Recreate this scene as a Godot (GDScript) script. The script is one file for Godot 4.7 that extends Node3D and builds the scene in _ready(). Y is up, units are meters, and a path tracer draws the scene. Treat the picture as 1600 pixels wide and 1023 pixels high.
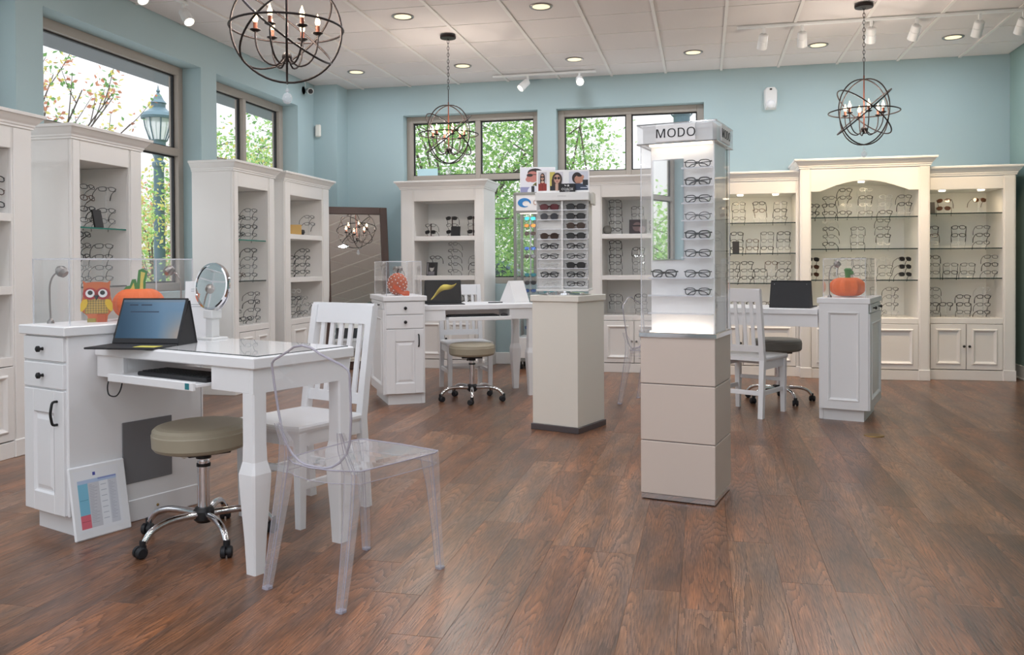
extends Node3D
# An optician's showroom. Units are metres, y is up, the back wall lies along x at z = -9.82.

const CEIL := 3.343
const XL := -4.585
const XR := 3.111
const ZB := -9.82
const ZF := 4.6

var M := {}
var rng := RandomNumberGenerator.new()
var used := {}
var kinds := []

# ---------------------------------------------------------------- mesh builder
class Mb:
	var v := PackedVector3Array()
	var n := PackedVector3Array()
	var uv := PackedVector2Array()
	var ix := PackedInt32Array()
	var t := Transform3D()
	func at(x, y, z, yaw = 0.0):
		t = Transform3D(Basis(Vector3.UP, yaw), Vector3(x, y, z))
		return self
	func put(p, nn, u):
		v.append(t * p)
		n.append((t.basis * nn).normalized())
		uv.append(u)
	func flatuv(p, nn):
		var a = nn.abs()
		if a.y >= a.x and a.y >= a.z:
			return Vector2(p.x, p.z)
		if a.x >= a.z:
			return Vector2(p.z, p.y)
		return Vector2(p.x, p.y)
	func face(pts, out = null):   # convex flat polygon, counter-clockwise seen from outside (or flipped to agree with out)
		var nn = Vector3.ZERO
		for i in pts.size():
			nn += pts[i].cross(pts[(i + 1) % pts.size()])
		if nn.length() < 1e-12:
			return
		nn = nn.normalized()
		var q = pts
		if out != null and nn.dot(out) < 0:
			q = pts.duplicate()
			q.reverse()
			nn = -nn
		var b = v.size()
		for p in q:
			put(p, nn, flatuv(p, nn))
		for i in range(1, q.size() - 1):
			ix.append_array([b, b + i + 1, b + i])
	func box(a, b, bev = 0.0):
		var c = (a + b) / 2.0
		var h = (b - a).abs() / 2.0
		var e = min(bev, min(h.x, min(h.y, h.z)) * 0.9)
		for ax in 3:
			var a1 = (ax + 1) % 3
			var a2 = (ax + 2) % 3
			for s in [-1.0, 1.0]:
				var f = []
				for k in [[-1, -1], [1, -1], [1, 1], [-1, 1]]:
					var p = Vector3.ZERO
					p[ax] = s * h[ax]
					p[a1] = k[0] * (h[a1] - e)
					p[a2] = k[1] * (h[a2] - e)
					f.append(c + p)
				var o = Vector3.ZERO
				o[ax] = s
				face(f, o)
				if e > 0.0:
					for s2 in [-1.0, 1.0]:
						var g = []
						for k in [-1.0, 1.0]:
							var p = Vector3.ZERO
							p[ax] = s * h[ax]
							p[a1] = s2 * (h[a1] - e)
							p[a2] = k * (h[a2] - e)
							g.append(c + p)
						for k in [1.0, -1.0]:
							var p = Vector3.ZERO
							p[ax] = s * (h[ax] - e)
							p[a1] = s2 * h[a1]
							p[a2] = k * (h[a2] - e)
							g.append(c + p)
						var o2 = Vector3.ZERO
						o2[ax] = s
						o2[a1] = s2
						face(g, o2)
						if ax == 0:
							for s3 in [-1.0, 1.0]:
								var sg = Vector3(s, s2, s3)
								face([c + sg * Vector3(h.x, h.y - e, h.z - e), c + sg * Vector3(h.x - e, h.y, h.z - e), c + sg * Vector3(h.x - e, h.y - e, h.z)], sg)
		return self
	func bx(x0, y0, z0, x1, y1, z1, bev = 0.0):
		return box(Vector3(min(x0, x1), min(y0, y1), min(z0, z1)), Vector3(max(x0, x1), max(y0, y1), max(z0, z1)), bev)
	func lathe(prof, seg = 20, smooth = true):   # profile of (radius, y) from bottom to top round the y axis
		for i in prof.size() - 1:
			var a = prof[i]
			var b = prof[i + 1]
			if a.distance_to(b) < 1e-7:
				continue
			for k in seg:
				var t0 = TAU * k / seg
				var t1 = TAU * (k + 1) / seg
				var d0 = Vector3(cos(t0), 0, sin(t0))
				var d1 = Vector3(cos(t1), 0, sin(t1))
				var pts = [d0 * a.x + Vector3.UP * a.y, d0 * b.x + Vector3.UP * b.y, d1 * b.x + Vector3.UP * b.y, d1 * a.x + Vector3.UP * a.y]
				if not smooth:
					face(pts)
					continue
				var s = Vector2(b.y - a.y, a.x - b.x).normalized()
				var bb = v.size()
				for q in [[0, d0], [1, d0], [2, d1], [3, d1]]:
					put(pts[q[0]], q[1] * s.x + Vector3.UP * s.y, Vector2((t0 if q[0] < 2 else t1) / TAU, pts[q[0]].y))
				ix.append_array([bb, bb + 2, bb + 1, bb, bb + 3, bb + 2])
		return self
	func cyl(x, y0, y1, z, r, seg = 16):
		var keep = t
		t = t * Transform3D(Basis(), Vector3(x, 0, z))
		lathe([Vector2(0, y0), Vector2(r, y0), Vector2(r, y1), Vector2(0, y1)], seg)
		t = keep
		return self
	func ball(c, r, seg = 14, squash = 1.0):
		var prof = []
		var rows = max(4, seg / 2)
		for i in rows + 1:
			var a = -PI / 2 + PI * i / rows
			prof.append(Vector2(cos(a) * r, sin(a) * r * squash))
		var keep = t
		t = t * Transform3D(Basis(), c)
		# rounded normals
		for i in rows:
			for k in seg:
				var bb = v.size()
				for q in [[i, k], [i + 1, k], [i + 1, k + 1], [i, k + 1]]:
					var an = TAU * q[1] / seg
					var p = Vector3(cos(an) * prof[q[0]].x, prof[q[0]].y, sin(an) * prof[q[0]].x)
					put(p, Vector3(p.x, p.y / (squash * squash), p.z).normalized(), Vector2(float(q[1]) / seg, float(q[0]) / rows))
				ix.append_array([bb, bb + 2, bb + 1, bb, bb + 3, bb + 2])
		t = keep
		return self
	func tube(path, r, seg = 6, closed = false):   # r: number or list
		var m = path.size()
		var rings = []
		var up = Vector3.ZERO
		for i in m:
			var a = path[(i - 1 + m) % m] if closed or i > 0 else path[i]
			var b = path[(i + 1) % m] if closed or i < m - 1 else path[i]
			var d = (b - a).normalized()
			if up == Vector3.ZERO:
				up = d.cross(Vector3(0.31, 0.87, 0.38)).normalized()
			up = (up - d * up.dot(d)).normalized()
			var w = d.cross(up)
			var rr = r[i] if r is Array else r
			var ring = []
			for k in seg:
				var an = TAU * k / seg
				var o = up * cos(an) + w * sin(an)
				ring.append([path[i] + o * rr, o])
			rings.append(ring)
		var base = v.size()
		for i in m:
			for k in seg:
				put(rings[i][k][0], rings[i][k][1], Vector2(float(k) / seg, float(i) / m))
		for i in (m if closed else m - 1):
			var j = (i + 1) % m
			for k in seg:
				var l = (k + 1) % seg
				var a = base + i * seg + k
				var b = base + i * seg + l
				var c = base + j * seg + l
				var d = base + j * seg + k
				ix.append_array([a, c, b, a, d, c])
		if not closed:
			var f = []
			var g = []
			for k in seg:
				f.append(rings[0][k][0])
				g.append(rings[m - 1][k][0])
			face(f, path[0] - path[1])
			face(g, path[m - 1] - path[m - 2])
		return self
	func bar(a, b, r, seg = 6):
		return tube([a, b], r, seg)
	func loft(rings, caps = true):   # closed loops of equal size; flat quads facing away from each ring's centre
		for i in rings.size() - 1:
			var m = rings[i].size()
			var c = Vector3.ZERO
			for p in rings[i]:
				c += p / m
			var c2 = Vector3.ZERO
			for p in rings[i + 1]:
				c2 += p / m
			for k in m:
				var q = [rings[i][k], rings[i][(k + 1) % m], rings[i + 1][(k + 1) % m], rings[i + 1][k]]
				var mid = (q[0] + q[1] + q[2] + q[3]) / 4.0
				var o = mid - (c + c2) / 2.0
				var ax = (c2 - c)
				if ax.length() > 1e-6:
					o -= ax * o.dot(ax) / ax.length_squared()
				face(q, o)
		if caps and rings.size() > 1:
			face(rings[0], _cen(rings[0]) - _cen(rings[1]))
			face(rings[-1], _cen(rings[-1]) - _cen(rings[-2]))
		return self
	func _cen(r):
		var c = Vector3.ZERO
		for p in r:
			c += p / r.size()
		return c
	func prism(poly, z0, z1):   # outline in the xy plane, from z0 (back) to z1 (front)
		var tri = Geometry2D.triangulate_polygon(PackedVector2Array(poly))
		for i in range(0, tri.size(), 3):
			var a = poly[tri[i]]
			var b = poly[tri[i + 1]]
			var c = poly[tri[i + 2]]
			face([Vector3(a.x, a.y, z1), Vector3(b.x, b.y, z1), Vector3(c.x, c.y, z1)], Vector3(0, 0, z1 - z0))
			face([Vector3(a.x, a.y, z0), Vector3(b.x, b.y, z0), Vector3(c.x, c.y, z0)], Vector3(0, 0, z0 - z1))
		var area = 0.0
		for i in poly.size():
			area += poly[i].cross(poly[(i + 1) % poly.size()])
		for i in poly.size():
			var a = poly[i]
			var b = poly[(i + 1) % poly.size()]
			var d = (b - a) * sign(area)
			face([Vector3(a.x, a.y, z0), Vector3(b.x, b.y, z0), Vector3(b.x, b.y, z1), Vector3(a.x, a.y, z1)], Vector3(d.y, -d.x, 0))
		return self
	func panel(x0, y0, x1, y1, rings):   # a front in the xy plane built of nested rectangles (inset, z), closed in the middle
		var last = null
		for r in rings:
			var q = [Vector3(x0 + r[0], y0 + r[0], r[1]), Vector3(x1 - r[0], y0 + r[0], r[1]), Vector3(x1 - r[0], y1 - r[0], r[1]), Vector3(x0 + r[0], y1 - r[0], r[1])]
			if last != null:
				for k in 4:
					var f = [last[k], last[(k + 1) % 4], q[(k + 1) % 4], q[k]]
					face(f)
			last = q
		face(last)
		return self
	func done():
		var a = []
		a.resize(Mesh.ARRAY_MAX)
		a[Mesh.ARRAY_VERTEX] = v
		a[Mesh.ARRAY_NORMAL] = n
		a[Mesh.ARRAY_TEX_UV] = uv
		a[Mesh.ARRAY_INDEX] = ix
		var m = ArrayMesh.new()
		m.add_surface_from_arrays(Mesh.PRIMITIVE_TRIANGLES, a)
		return m

# ---------------------------------------------------------------- nodes
func numbered(called):
	if not used.has(called):
		used[called] = 0
		return called
	used[called] += 1
	return "%s_%03d" % [called, used[called]]

func tag(o, label = "", category = "", group = "", kind = ""):
	for kv in [["label", label], ["category", category], ["group", group], ["kind", kind]]:
		if kv[1] != "":
			o.set_meta(kv[0], kv[1])
	return o

func thing(called, label, category, at = Vector3.ZERO, turn = 0.0, group = "", kind = ""):
	var o = Node3D.new()
	o.name = numbered(called)
	add_child(o)
	o.position = at
	o.rotation.y = turn
	return tag(o, label, category, group, kind)

func obj(called, mesh, m, parent = null, kind = ""):
	var o = MeshInstance3D.new()
	o.mesh = mesh.done() if mesh is Mb else mesh
	o.material_override = M[m] if m is String else m
	if parent == null:
		o.name = numbered(called)
		add_child(o)
	else:
		o.name = called
		parent.add_child(o, true)
	if kind != "":
		o.set_meta("kind", kind)
	return o

func V(x, y, z):
	return Vector3(x, y, z)

func rectring(x0, y0, x1, y1, z):
	return [V(x0, y0, z), V(x1, y0, z), V(x1, y1, z), V(x0, y1, z)]

func sq(h, y, cx = 0.0, cz = 0.0, c = 0.18):   # a square loop with cut corners, lying flat
	var e = h * c
	return [V(cx - h + e, y, cz - h), V(cx + h - e, y, cz - h), V(cx + h, y, cz - h + e), V(cx + h, y, cz + h - e), V(cx + h - e, y, cz + h), V(cx - h + e, y, cz + h), V(cx - h, y, cz + h - e), V(cx - h, y, cz - h + e)]

func area_light(called, parent, at, size, energy, color, down = Vector3.DOWN):
	var l = AreaLight3D.new()
	l.name = called
	l.area_size = size
	l.light_energy = energy
	l.light_color = color
	l.shadow_enabled = true
	l.area_range = 20.0
	parent.add_child(l, true)
	l.position = at
	l.basis = Basis.looking_at(down, Vector3.FORWARD if abs(down.y) > 0.9 else Vector3.UP)
	return l

func omni(called, parent, at, energy, color, size = 0.02):
	var l = OmniLight3D.new()
	l.name = called
	l.light_energy = energy
	l.light_color = color
	l.light_size = size
	l.omni_range = 12.0
	l.omni_attenuation = 2.0
	l.shadow_enabled = true
	parent.add_child(l, true)
	l.position = at
	return l

func spot(called, parent, at, dir, energy, color, angle, size = 0.03):
	var l = SpotLight3D.new()
	l.name = called
	l.light_energy = energy
	l.light_color = color
	l.spot_angle = angle
	l.spot_angle_attenuation = 0.6
	l.light_size = size
	l.spot_range = 12.0
	l.spot_attenuation = 2.0
	l.shadow_enabled = true
	parent.add_child(l, true)
	l.position = at
	l.basis = Basis.looking_at(dir.normalized(), Vector3.FORWARD if abs(dir.normalized().y) > 0.9 else Vector3.UP)
	return l

func sm(path, k = 4):   # a smooth curve through the points
	var out = []
	var m = path.size()
	for i in m - 1:
		var a = path[max(i - 1, 0)]
		var d = path[min(i + 2, m - 1)]
		for j in k:
			if path[i] is Vector3:
				out.append(path[i].cubic_interpolate(path[i + 1], a, d, float(j) / k))
			else:
				out.append(lerp(path[i], path[i + 1], float(j) / k))
	out.append(path[-1])
	return out

# ---------------------------------------------------------------- materials
func mk(called, hex, rough = 0.5, metal = 0.0):
	var m = StandardMaterial3D.new()
	m.resource_name = called
	m.albedo_color = Color(hex)
	m.roughness = rough
	m.metallic = metal
	M[called] = m
	return m

func clear(called, hex, alpha, rough = 0.02):
	var m = mk(called, hex, rough)
	m.transparency = BaseMaterial3D.TRANSPARENCY_ALPHA
	m.albedo_color.a = alpha
	return m

func glow(called, hex, energy):
	var m = mk(called, hex, 0.5)
	m.emission_enabled = true
	m.emission = Color(hex)
	m.emission_energy_multiplier = energy
	return m

func noise(sd, freq, oct = 3):
	var f = FastNoiseLite.new()
	f.seed = sd
	f.noise_type = FastNoiseLite.TYPE_SIMPLEX_SMOOTH
	f.frequency = freq
	f.fractal_octaves = oct
	return f

func wood_texture(sd):   # 2.44 m along the boards by 0.72 m across
	var w = 1024
	var h = 400
	var big = noise(sd, 1.0, 2)
	var fine = noise(sd + 5, 1.0, 2)
	var tone = noise(sd + 9, 1.0, 2)
	var data = PackedByteArray()
	data.resize(w * h * 3)
	var hd = PackedByteArray()
	hd.resize(w * h)
	var k = 0
	for j in h:
		var vv = 0.72 * j / h
		for i in w:
			var u = 2.44 * i / w
			var b = big.get_noise_2d(u * 0.55 + vv * 0.4, vv * 5.5)
			var g = fine.get_noise_2d(u * 9.0, vv * 190.0)
			var tn = tone.get_noise_2d(u * 1.1, vv * 7.0)
			var c = fposmod(b * 7.0 + g * 0.14, 1.0)
			var line = pow(c, 3.0) * (0.45 + 0.65 * clampf(0.5 + tn * 1.4, 0.0, 1.0))
			var l = 1.03 + tn * 0.24 + g * 0.26 - line * 0.34
			var warm = clampf(0.5 + tone.get_noise_2d(u * 1.9 + 40.0, vv * 11.0) * 0.9, 0.0, 1.0)
			data[k * 3] = clampi(int((124.0 + 18.0 * warm) * l), 0, 255)
			data[k * 3 + 1] = clampi(int((96.0 + 4.0 * warm) * l), 0, 255)
			data[k * 3 + 2] = clampi(int((80.0 - 9.0 * warm) * l), 0, 255)
			hd[k] = clampi(int(150.0 + g * 70.0 - line * 90.0), 0, 255)
			k += 1
	var im = Image.create_from_data(w, h, false, Image.FORMAT_RGB8, data)
	var hm = Image.create_from_data(w, h, false, Image.FORMAT_L8, hd)
	hm.convert(Image.FORMAT_RGBA8)
	hm.bump_map_to_normal_map(1.2)
	return [ImageTexture.create_from_image(im), ImageTexture.create_from_image(hm)]

func picture(w, h, bg, shapes):   # a flat print: rectangles and ellipses painted in order
	var im = Image.create(w, h, false, Image.FORMAT_RGB8)
	im.fill(Color(bg))
	for s in shapes:
		var c = Color(s[5])
		if s[0] == "r":
			im.fill_rect(Rect2i(int(s[1] * w), int(s[2] * h), max(1, int(s[3] * w)), max(1, int(s[4] * h))), c)
		else:
			for y in range(max(0, int((s[2] - s[4]) * h)), min(h, int((s[2] + s[4]) * h) + 1)):
				for x in range(max(0, int((s[1] - s[3]) * w)), min(w, int((s[1] + s[3]) * w) + 1)):
					if pow((float(x) / w - s[1]) / s[3], 2) + pow((float(y) / h - s[2]) / s[4], 2) <= 1.0:
						im.set_pixel(x, y, c)
	return im

func printed(called, im, rough = 0.5, lit = 0.0):
	var m = mk(called, "ffffff", rough)
	m.albedo_texture = ImageTexture.create_from_image(im)
	if lit > 0.0:
		m.albedo_color = Color("303030")
		m.emission_enabled = true
		m.emission_texture = m.albedo_texture
		m.emission_operator = BaseMaterial3D.EMISSION_OP_MULTIPLY
		m.emission = Color.WHITE
		m.emission_energy_multiplier = lit
	return m

func sheet(w, h, m, parent, called, at, turn = Vector3.ZERO, mirrored = false):   # a printed sheet with its picture over the whole face, looking towards +z
	var b = Mb.new()
	var s = b.v.size()
	for q in [[0, 0, 0, 1], [w, 0, 1, 1], [w, h, 1, 0], [0, h, 0, 0]]:
		b.put(V(q[0] - w / 2, q[1], 0), Vector3.BACK, Vector2(q[2], q[3]))
	b.ix.append_array([s, s + 2, s + 1, s, s + 3, s + 2])
	var o = obj(called, b, m, parent)
	o.position = at
	o.rotation = turn
	return o

func letters(txt, size, depth, m, parent, at, called = "lettering", font = "Droid Sans", sx = 1.0):
	var tm = TextMesh.new()
	var f = SystemFont.new()
	f.font_names = PackedStringArray([font])
	tm.font = f
	tm.text = txt
	tm.font_size = 64
	tm.pixel_size = size / 64.0
	tm.depth = depth
	var o = obj(called, tm, m, parent)
	o.position = at
	o.scale.x = sx
	return o

func materials():
	mk("wall", "a8bdc0", 0.75)
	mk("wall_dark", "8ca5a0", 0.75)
	mk("white", "ebe8e4", 0.38)
	mk("bright_white", "f0f0f1", 0.35)
	mk("trim_white", "e6e6e4", 0.4)
	mk("chair_white", "eff0f2", 0.32)
	mk("cabinet_back", "ecece9", 0.55)
	mk("cabinet_grey", "b7b8ba", 0.6)
	mk("tile", "dfd9d6", 0.95)
	mk("grid", "e6e2dd", 0.5)
	mk("bronze_frame", "a39a90", 0.45)
	mk("gasket", "16181c", 0.6)
	mk("black", "141416", 0.45)
	mk("soft_black", "1d1d20", 0.6)
	mk("rubber", "1b1c20", 0.55)
	mk("iron", "2a2220", 0.42, 0.6)
	mk("copper", "6d3c2c", 0.4, 0.6)
	mk("chrome", "e4e4e8", 0.06, 1.0)
	mk("nickel", "9a9490", 0.3, 0.9)
	mk("steel_dark", "77757a", 0.3, 0.8)
	mk("mirror", "f2f4f4", 0.01, 1.0)
	mk("brown_wood", "3e2316", 0.4)
	mk("stand_wood", "7a3d24", 0.45)
	mk("seat_tan", "a39a86", 0.5)
	mk("seat_grey", "7c7a74", 0.5)
	mk("beige", "d8c9be", 0.42)
	mk("cream", "e8e4da", 0.38)
	mk("grey_panel", "77777a", 0.4)
	mk("tower_grey", "8b8c88", 0.4, 0.2)
	clear("pane", "f4faf8", 0.03)
	clear("glass_shelf", "cfe4dc", 0.22)
	mk("glass_edge", "1c2b29", 0.2)
	mk("glass_edge_green", "2f7a6c", 0.15)
	clear("acrylic", "f4f6fb", 0.07, 0.02)
	clear("acrylic_edge", "eef0f6", 0.5, 0.05)
	clear("ghost", "efeef3", 0.15, 0.03)
	clear("ghost_edge", "bfbbc9", 0.66, 0.05)
	clear("lens", "eef4f6", 0.05).metallic_specular = 0.22
	clear("crystal", "f6f8ff", 0.25, 0.02)
	clear("bulb_glass", "fff4e4", 0.25, 0.02)
	glow("bulb", "ffd9a8", 9.0)
	glow("downlight_glow", "f3e6c2", 0.85)
	glow("puck_glow", "fff0dc", 3.0)
	glow("spot_glow", "fff4e0", 4.0)
	mk("orange", "ee6a12", 0.6)
	mk("orange_dark", "b8511f", 0.6)
	mk("stem_green", "3f8a3c", 0.6)
	mk("stem_yellow", "d9cf5e", 0.6)
	mk("owl_orange", "cf6a34", 0.55)
	mk("owl_red", "a8282a", 0.55)
	mk("owl_yellow", "dcb41f", 0.55)
	mk("owl_olive", "a08f3c", 0.55)
	mk("paper", "f1f0f0", 0.6)
	mk("gold", "caa84a", 0.3, 0.7)
	mk("gold_card", "cba564", 0.4, 0.3)
	mk("sign_blue", "1f7fc4", 0.5)
	mk("sign_brown", "b98a70", 0.5)
	mk("brass", "9a7c4c", 0.35, 0.8)
	mk("cardinal", "9b3a33", 0.5)
	mk("bark", "54463c", 0.9)
	mk("lamp_green", "50686f", 0.5, 0.2)
	clear("lamp_glass", "eef4f4", 0.45, 0.2)
	mk("pavement", "bdbab4", 0.9)
	mk("car_blue", "7f93ad", 0.25, 0.3)
	mk("car_glass", "39434c", 0.1)
	mk("canopy", "70757a", 0.7)
	mk("brick_red", "8d5c50", 0.9)
	mk("hedge", "5d7446", 0.9)
	for q in [["leaf_green", "6c9440"], ["leaf_dark", "5c8446"], ["leaf_yellow", "b8ae5c"], ["leaf_rust", "a86f52"], ["leaf_pale", "93b064"]]:
		var m = mk(q[0], q[1], 0.6)
		m.cull_mode = BaseMaterial3D.CULL_DISABLED
		m.backlight_enabled = true
		m.backlight = Color(q[1])
	# floor boards: two grain pictures, three tones of each
	for i in 2:
		var tx = wood_texture(11 + i * 30)
		for k in 3:
			var m = mk("board_%d_%d" % [i, k], ["ffffff", "dad2ce", "f8e8dc"][k], 0.29)
			m.albedo_texture = tx[0]
			m.normal_enabled = true
			m.normal_texture = tx[1]
			m.normal_scale = 0.35
			m.metallic_specular = 0.5
	# speckled ceiling tile
	var nt = NoiseTexture2D.new()
	nt.noise = noise(3, 0.09, 4)
	nt.width = 256
	nt.height = 256
	nt.seamless = true
	nt.as_normal_map = true
	nt.bump_strength = 2.0
	M.tile.normal_enabled = true
	M.tile.normal_texture = nt
	M.tile.normal_scale = 0.25
	M.tile.uv1_triplanar = true
	M.tile.uv1_scale = Vector3(3, 3, 3)
	# plaid breast of the owl
	var pl = Image.create(64, 64, false, Image.FORMAT_RGB8)
	for y in 64:
		for x in 64:
			var a = int(x / 4) % 2 == 0
			var b = int(y / 4) % 2 == 0
			pl.set_pixel(x, y, Color("c9a24a") if a and b else Color("7d6a35") if not a and not b else Color("a68a40"))
	printed("owl_plaid", pl, 0.6)

# ---------------------------------------------------------------- the room
func holed(called, label, boxes, m, kind = "structure"):
	var b = Mb.new()
	for q in boxes:
		b.bx(q[0], q[1], q[2], q[3], q[4], q[5])
	return tag(obj(called, b, m), label, "wall", "", kind)

func window_unit(called, label, at, turn, w, y0, y1, mullions, transoms):
	# local: x along the opening, z into the room, the frame's face at z = 0
	var o = thing(called, label, "window", at, turn, "", "structure")
	var f = Mb.new()
	var fw = 0.075
	f.bx(0, y0, -0.1, fw, y1, 0, 0.004).bx(w - fw, y0, -0.1, w, y1, 0, 0.004).bx(fw, y0, -0.1, w - fw, y0 + fw, 0, 0.004).bx(fw, y1 - fw, -0.1, w - fw, y1, 0, 0.004)
	obj("window_frame", f, "bronze_frame", o)
	var xs = [fw]
	for x in mullions:
		obj("mullion", Mb.new().bx(x - 0.03, y0 + fw, -0.1, x + 0.03, y1 - fw, 0, 0.004), "bronze_frame", o)
		xs.append_array([x - 0.03, x + 0.03])
	xs.append(w - fw)
	var ys = [y0 + fw]
	for y in transoms:
		for i in range(0, xs.size(), 2):
			obj("transom", Mb.new().bx(xs[i], y - 0.035, -0.1, xs[i + 1], y + 0.035, -0.002, 0.004), "bronze_frame", o)
		ys.append_array([y - 0.035, y + 0.035])
	ys.append(y1 - fw)
	for i in range(0, xs.size(), 2):
		for j in range(0, ys.size(), 2):
			var g = Mb.new()
			for q in [[0.0, 0.014]]:
				g.bx(xs[i], ys[j], -0.07, xs[i] + 0.014, ys[j + 1], -0.045)
				g.bx(xs[i + 1] - 0.014, ys[j], -0.07, xs[i + 1], ys[j + 1], -0.045)
				g.bx(xs[i] + 0.014, ys[j], -0.07, xs[i + 1] - 0.014, ys[j] + 0.014, -0.045)
				g.bx(xs[i] + 0.014, ys[j + 1] - 0.014, -0.07, xs[i + 1] - 0.014, ys[j + 1], -0.045)
			obj("gasket", g, "gasket", o)
			var p = Mb.new()
			p.face(rectring(xs[i] + 0.01, ys[j] + 0.01, xs[i + 1] - 0.01, ys[j + 1] - 0.01, -0.058), Vector3.BACK)
			obj("pane", p, "pane", o)
	return o

func room():
	# floor: boards along z over a dark subfloor
	var fl = thing("floor", "dark brown wood plank floor with streaky grain", "floor", Vector3.ZERO, 0.0, "", "structure")
	obj("subfloor", Mb.new().bx(XL - 0.3, -0.2, ZB - 0.2, XR + 0.2, -0.012, ZF + 0.2), "brown_wood", fl)
	var pw = 0.18
	var plen = 1.22
	var variants = []
	for i in 10:
		var u0 = rng.randf() * 1.2
		var v0 = rng.randf() * 0.54
		variants.append([u0, v0])
	var meshes = {}
	var spots = []
	var cols = int(ceil((XR - XL) / pw))
	for c in cols:
		var x0 = XL + c * pw
		var x1 = min(x0 + pw, XR)
		var z = ZF + rng.randf() * plen
		while z > ZB:
			var za = min(z, ZF)
			var zb = max(z - plen, ZB)
			z -= plen
			if za - zb < 0.03:
				continue
			spots.append([x0, x1, za, zb])
	var eye = Vector2(-0.2, -0.6)
	var seen = func(s):   # how near a board lies to the camera, boards outside its view far down the list
		var p = Vector2((s[0] + s[1]) / 2, (s[2] + s[3]) / 2)
		var d = p.distance_to(eye)
		var ang = atan2(-(p.x), -(p.y)) - 0.222
		return d + (100.0 if p.y > -1.4 or abs(ang) > 0.62 else 0.0)
	spots.sort_custom(func(a, b): return seen.call(a) < seen.call(b))
	var rest = []
	for q in 6:
		rest.append(Mb.new())
	for i in spots.size():
		var s = spots[i]
		var w = s[1] - s[0]
		var l = s[2] - s[3]
		var vr = variants[rng.randi() % variants.size()]
		var mi = rng.randi() % 6
		var key = [snappedf(w, 0.001), snappedf(l, 0.001), vr]
		var b: Mb
		if i < 300:
			b = meshes.get(key, null)
		if b == null:
			b = Mb.new()
			_board(b, w, l, vr, Vector3.ZERO)
			if i < 300:
				meshes[key] = b
		if i < 300:
			if not b.has_meta("m"):
				b.set_meta("m", b.done())
			var o = obj("plank", b.get_meta("m"), "board_%d_%d" % [mi / 3, mi % 3], fl)
			o.position = V(s[0], 0, s[2])
		else:
			_board(rest[mi], w, l, vr, V(s[0], 0, s[2]))
	for q in 6:
		obj("plank_rest", rest[q], "board_%d_%d" % [q / 3, q % 3], fl, "stuff")
	# ceiling: tiles on a grid of bars
	var ce = thing("ceiling", "suspended ceiling of square white tiles", "ceiling", Vector3.ZERO, 0.0, "", "structure")
	obj("slab", Mb.new().bx(XL - 0.3, CEIL + 0.02, ZB - 0.2, XR + 0.2, CEIL + 0.3, ZF + 0.2), "tile", ce)
	var st = 0.6096
	var gx = []
	var x = 0.191 - st * 8
	while x < XR:
		if x > XL + 0.02:
			gx.append(x)
		x += st
	var gz = []
	var zz = ZB + 0.55 
	while zz < ZF:
		gz.append(zz)
		zz += st
	for q in gx:
		obj("grid_bar", Mb.new().bx(q - 0.014, CEIL - 0.012, ZB, q + 0.014, CEIL + 0.02, ZF), "grid", ce)
	for q in gz:
		obj("grid_bar", Mb.new().bx(XL, CEIL - 0.004, q - 0.006, XR, CEIL + 0.02, q + 0.006), "grid", ce)
	var ax = [XL] + gx + [XR]
	var az = [ZB] + gz + [ZF]
	var tiles = []
	for i in ax.size() - 1:
		for j in az.size() - 1:
			tiles.append([ax[i], az[j], ax[i + 1], az[j + 1]])
	tiles.sort_custom(func(a, b): return a[1] < b[1])
	var far = Mb.new()
	var tm = {}
	for i in tiles.size():
		var q = tiles[i]
		var w = q[2] - q[0] - 0.026
		var l = q[3] - q[1] - 0.010
		if w < 0.03:
			continue
		if i >= 290:
			far.bx(q[0] + 0.013, CEIL, q[1] + 0.005, q[2] - 0.013, CEIL + 0.018, q[3] - 0.005)
			continue
		var key = "%.3f %.3f" % [w, l]
		if not tm.has(key):
			tm[key] = Mb.new().bx(-w / 2, 0, -l / 2, w / 2, 0.018, l / 2, 0.004).done()
		obj("ceiling_tile", tm[key], "tile", ce).position = V((q[0] + q[2]) / 2, CEIL, (q[1] + q[3]) / 2)
	obj("ceiling_tile_rest", far, "tile", ce, "stuff")
	# walls with their openings
	var t = 0.3
	var wy0 = 0.95
	var wy1 = 3.03
	var holes = [[-9.10, -7.41], [-7.15, -5.20], [-4.95, -3.0], [-2.2, -0.3], [0.0, 1.7], [2.0, 4.45]]  # nearer openings are out of view, placed for foreground daylight and mirror reflections
	var bl = [[XL - t, 0, ZB - t, XL, wy0, ZF + t], [XL - t, wy1, ZB - t, XL, CEIL + 0.02, ZF + t]]
	var z0 = ZB - t
	for h in holes:
		bl.append([XL - t, wy0, z0, XL, wy1, h[0]])
		z0 = h[1]
	bl.append([XL - t, wy0, z0, XL, wy1, ZF + t])
	holed("wall_left", "pale teal wall with tall deep-set windows", bl, "wall")
	var hb = [[-3.56, -1.90], [-1.68, 0.0]]
	var wb1 = 2.99
	bl = [[XL, 0, ZB - t, XR + t, wy0, ZB], [XL, wb1, ZB - t, XR + t, CEIL + 0.02, ZB]]
	var x0 = XL
	for h in hb:
		bl.append([x0, wy0, ZB - t, h[0], wb1, ZB])
		x0 = h[1]
	bl.append([x0, wy0, ZB - t, XR + t, wb1, ZB])
	holed("wall_back", "pale teal far wall behind the display cabinets", bl, "wall")
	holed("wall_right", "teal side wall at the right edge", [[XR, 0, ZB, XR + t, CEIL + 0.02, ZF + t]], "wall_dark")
	var hf = [[-4.45, -2.2], [-2.1, 0.2], [0.3, 2.7]]  # openings out of view, sized to bring daylight onto the foreground
	bl = [[XL, 0, ZF, XR, 0.1, ZF + t], [XL, 3.2, ZF, XR, CEIL + 0.02, ZF + t]]
	x0 = XL
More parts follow.
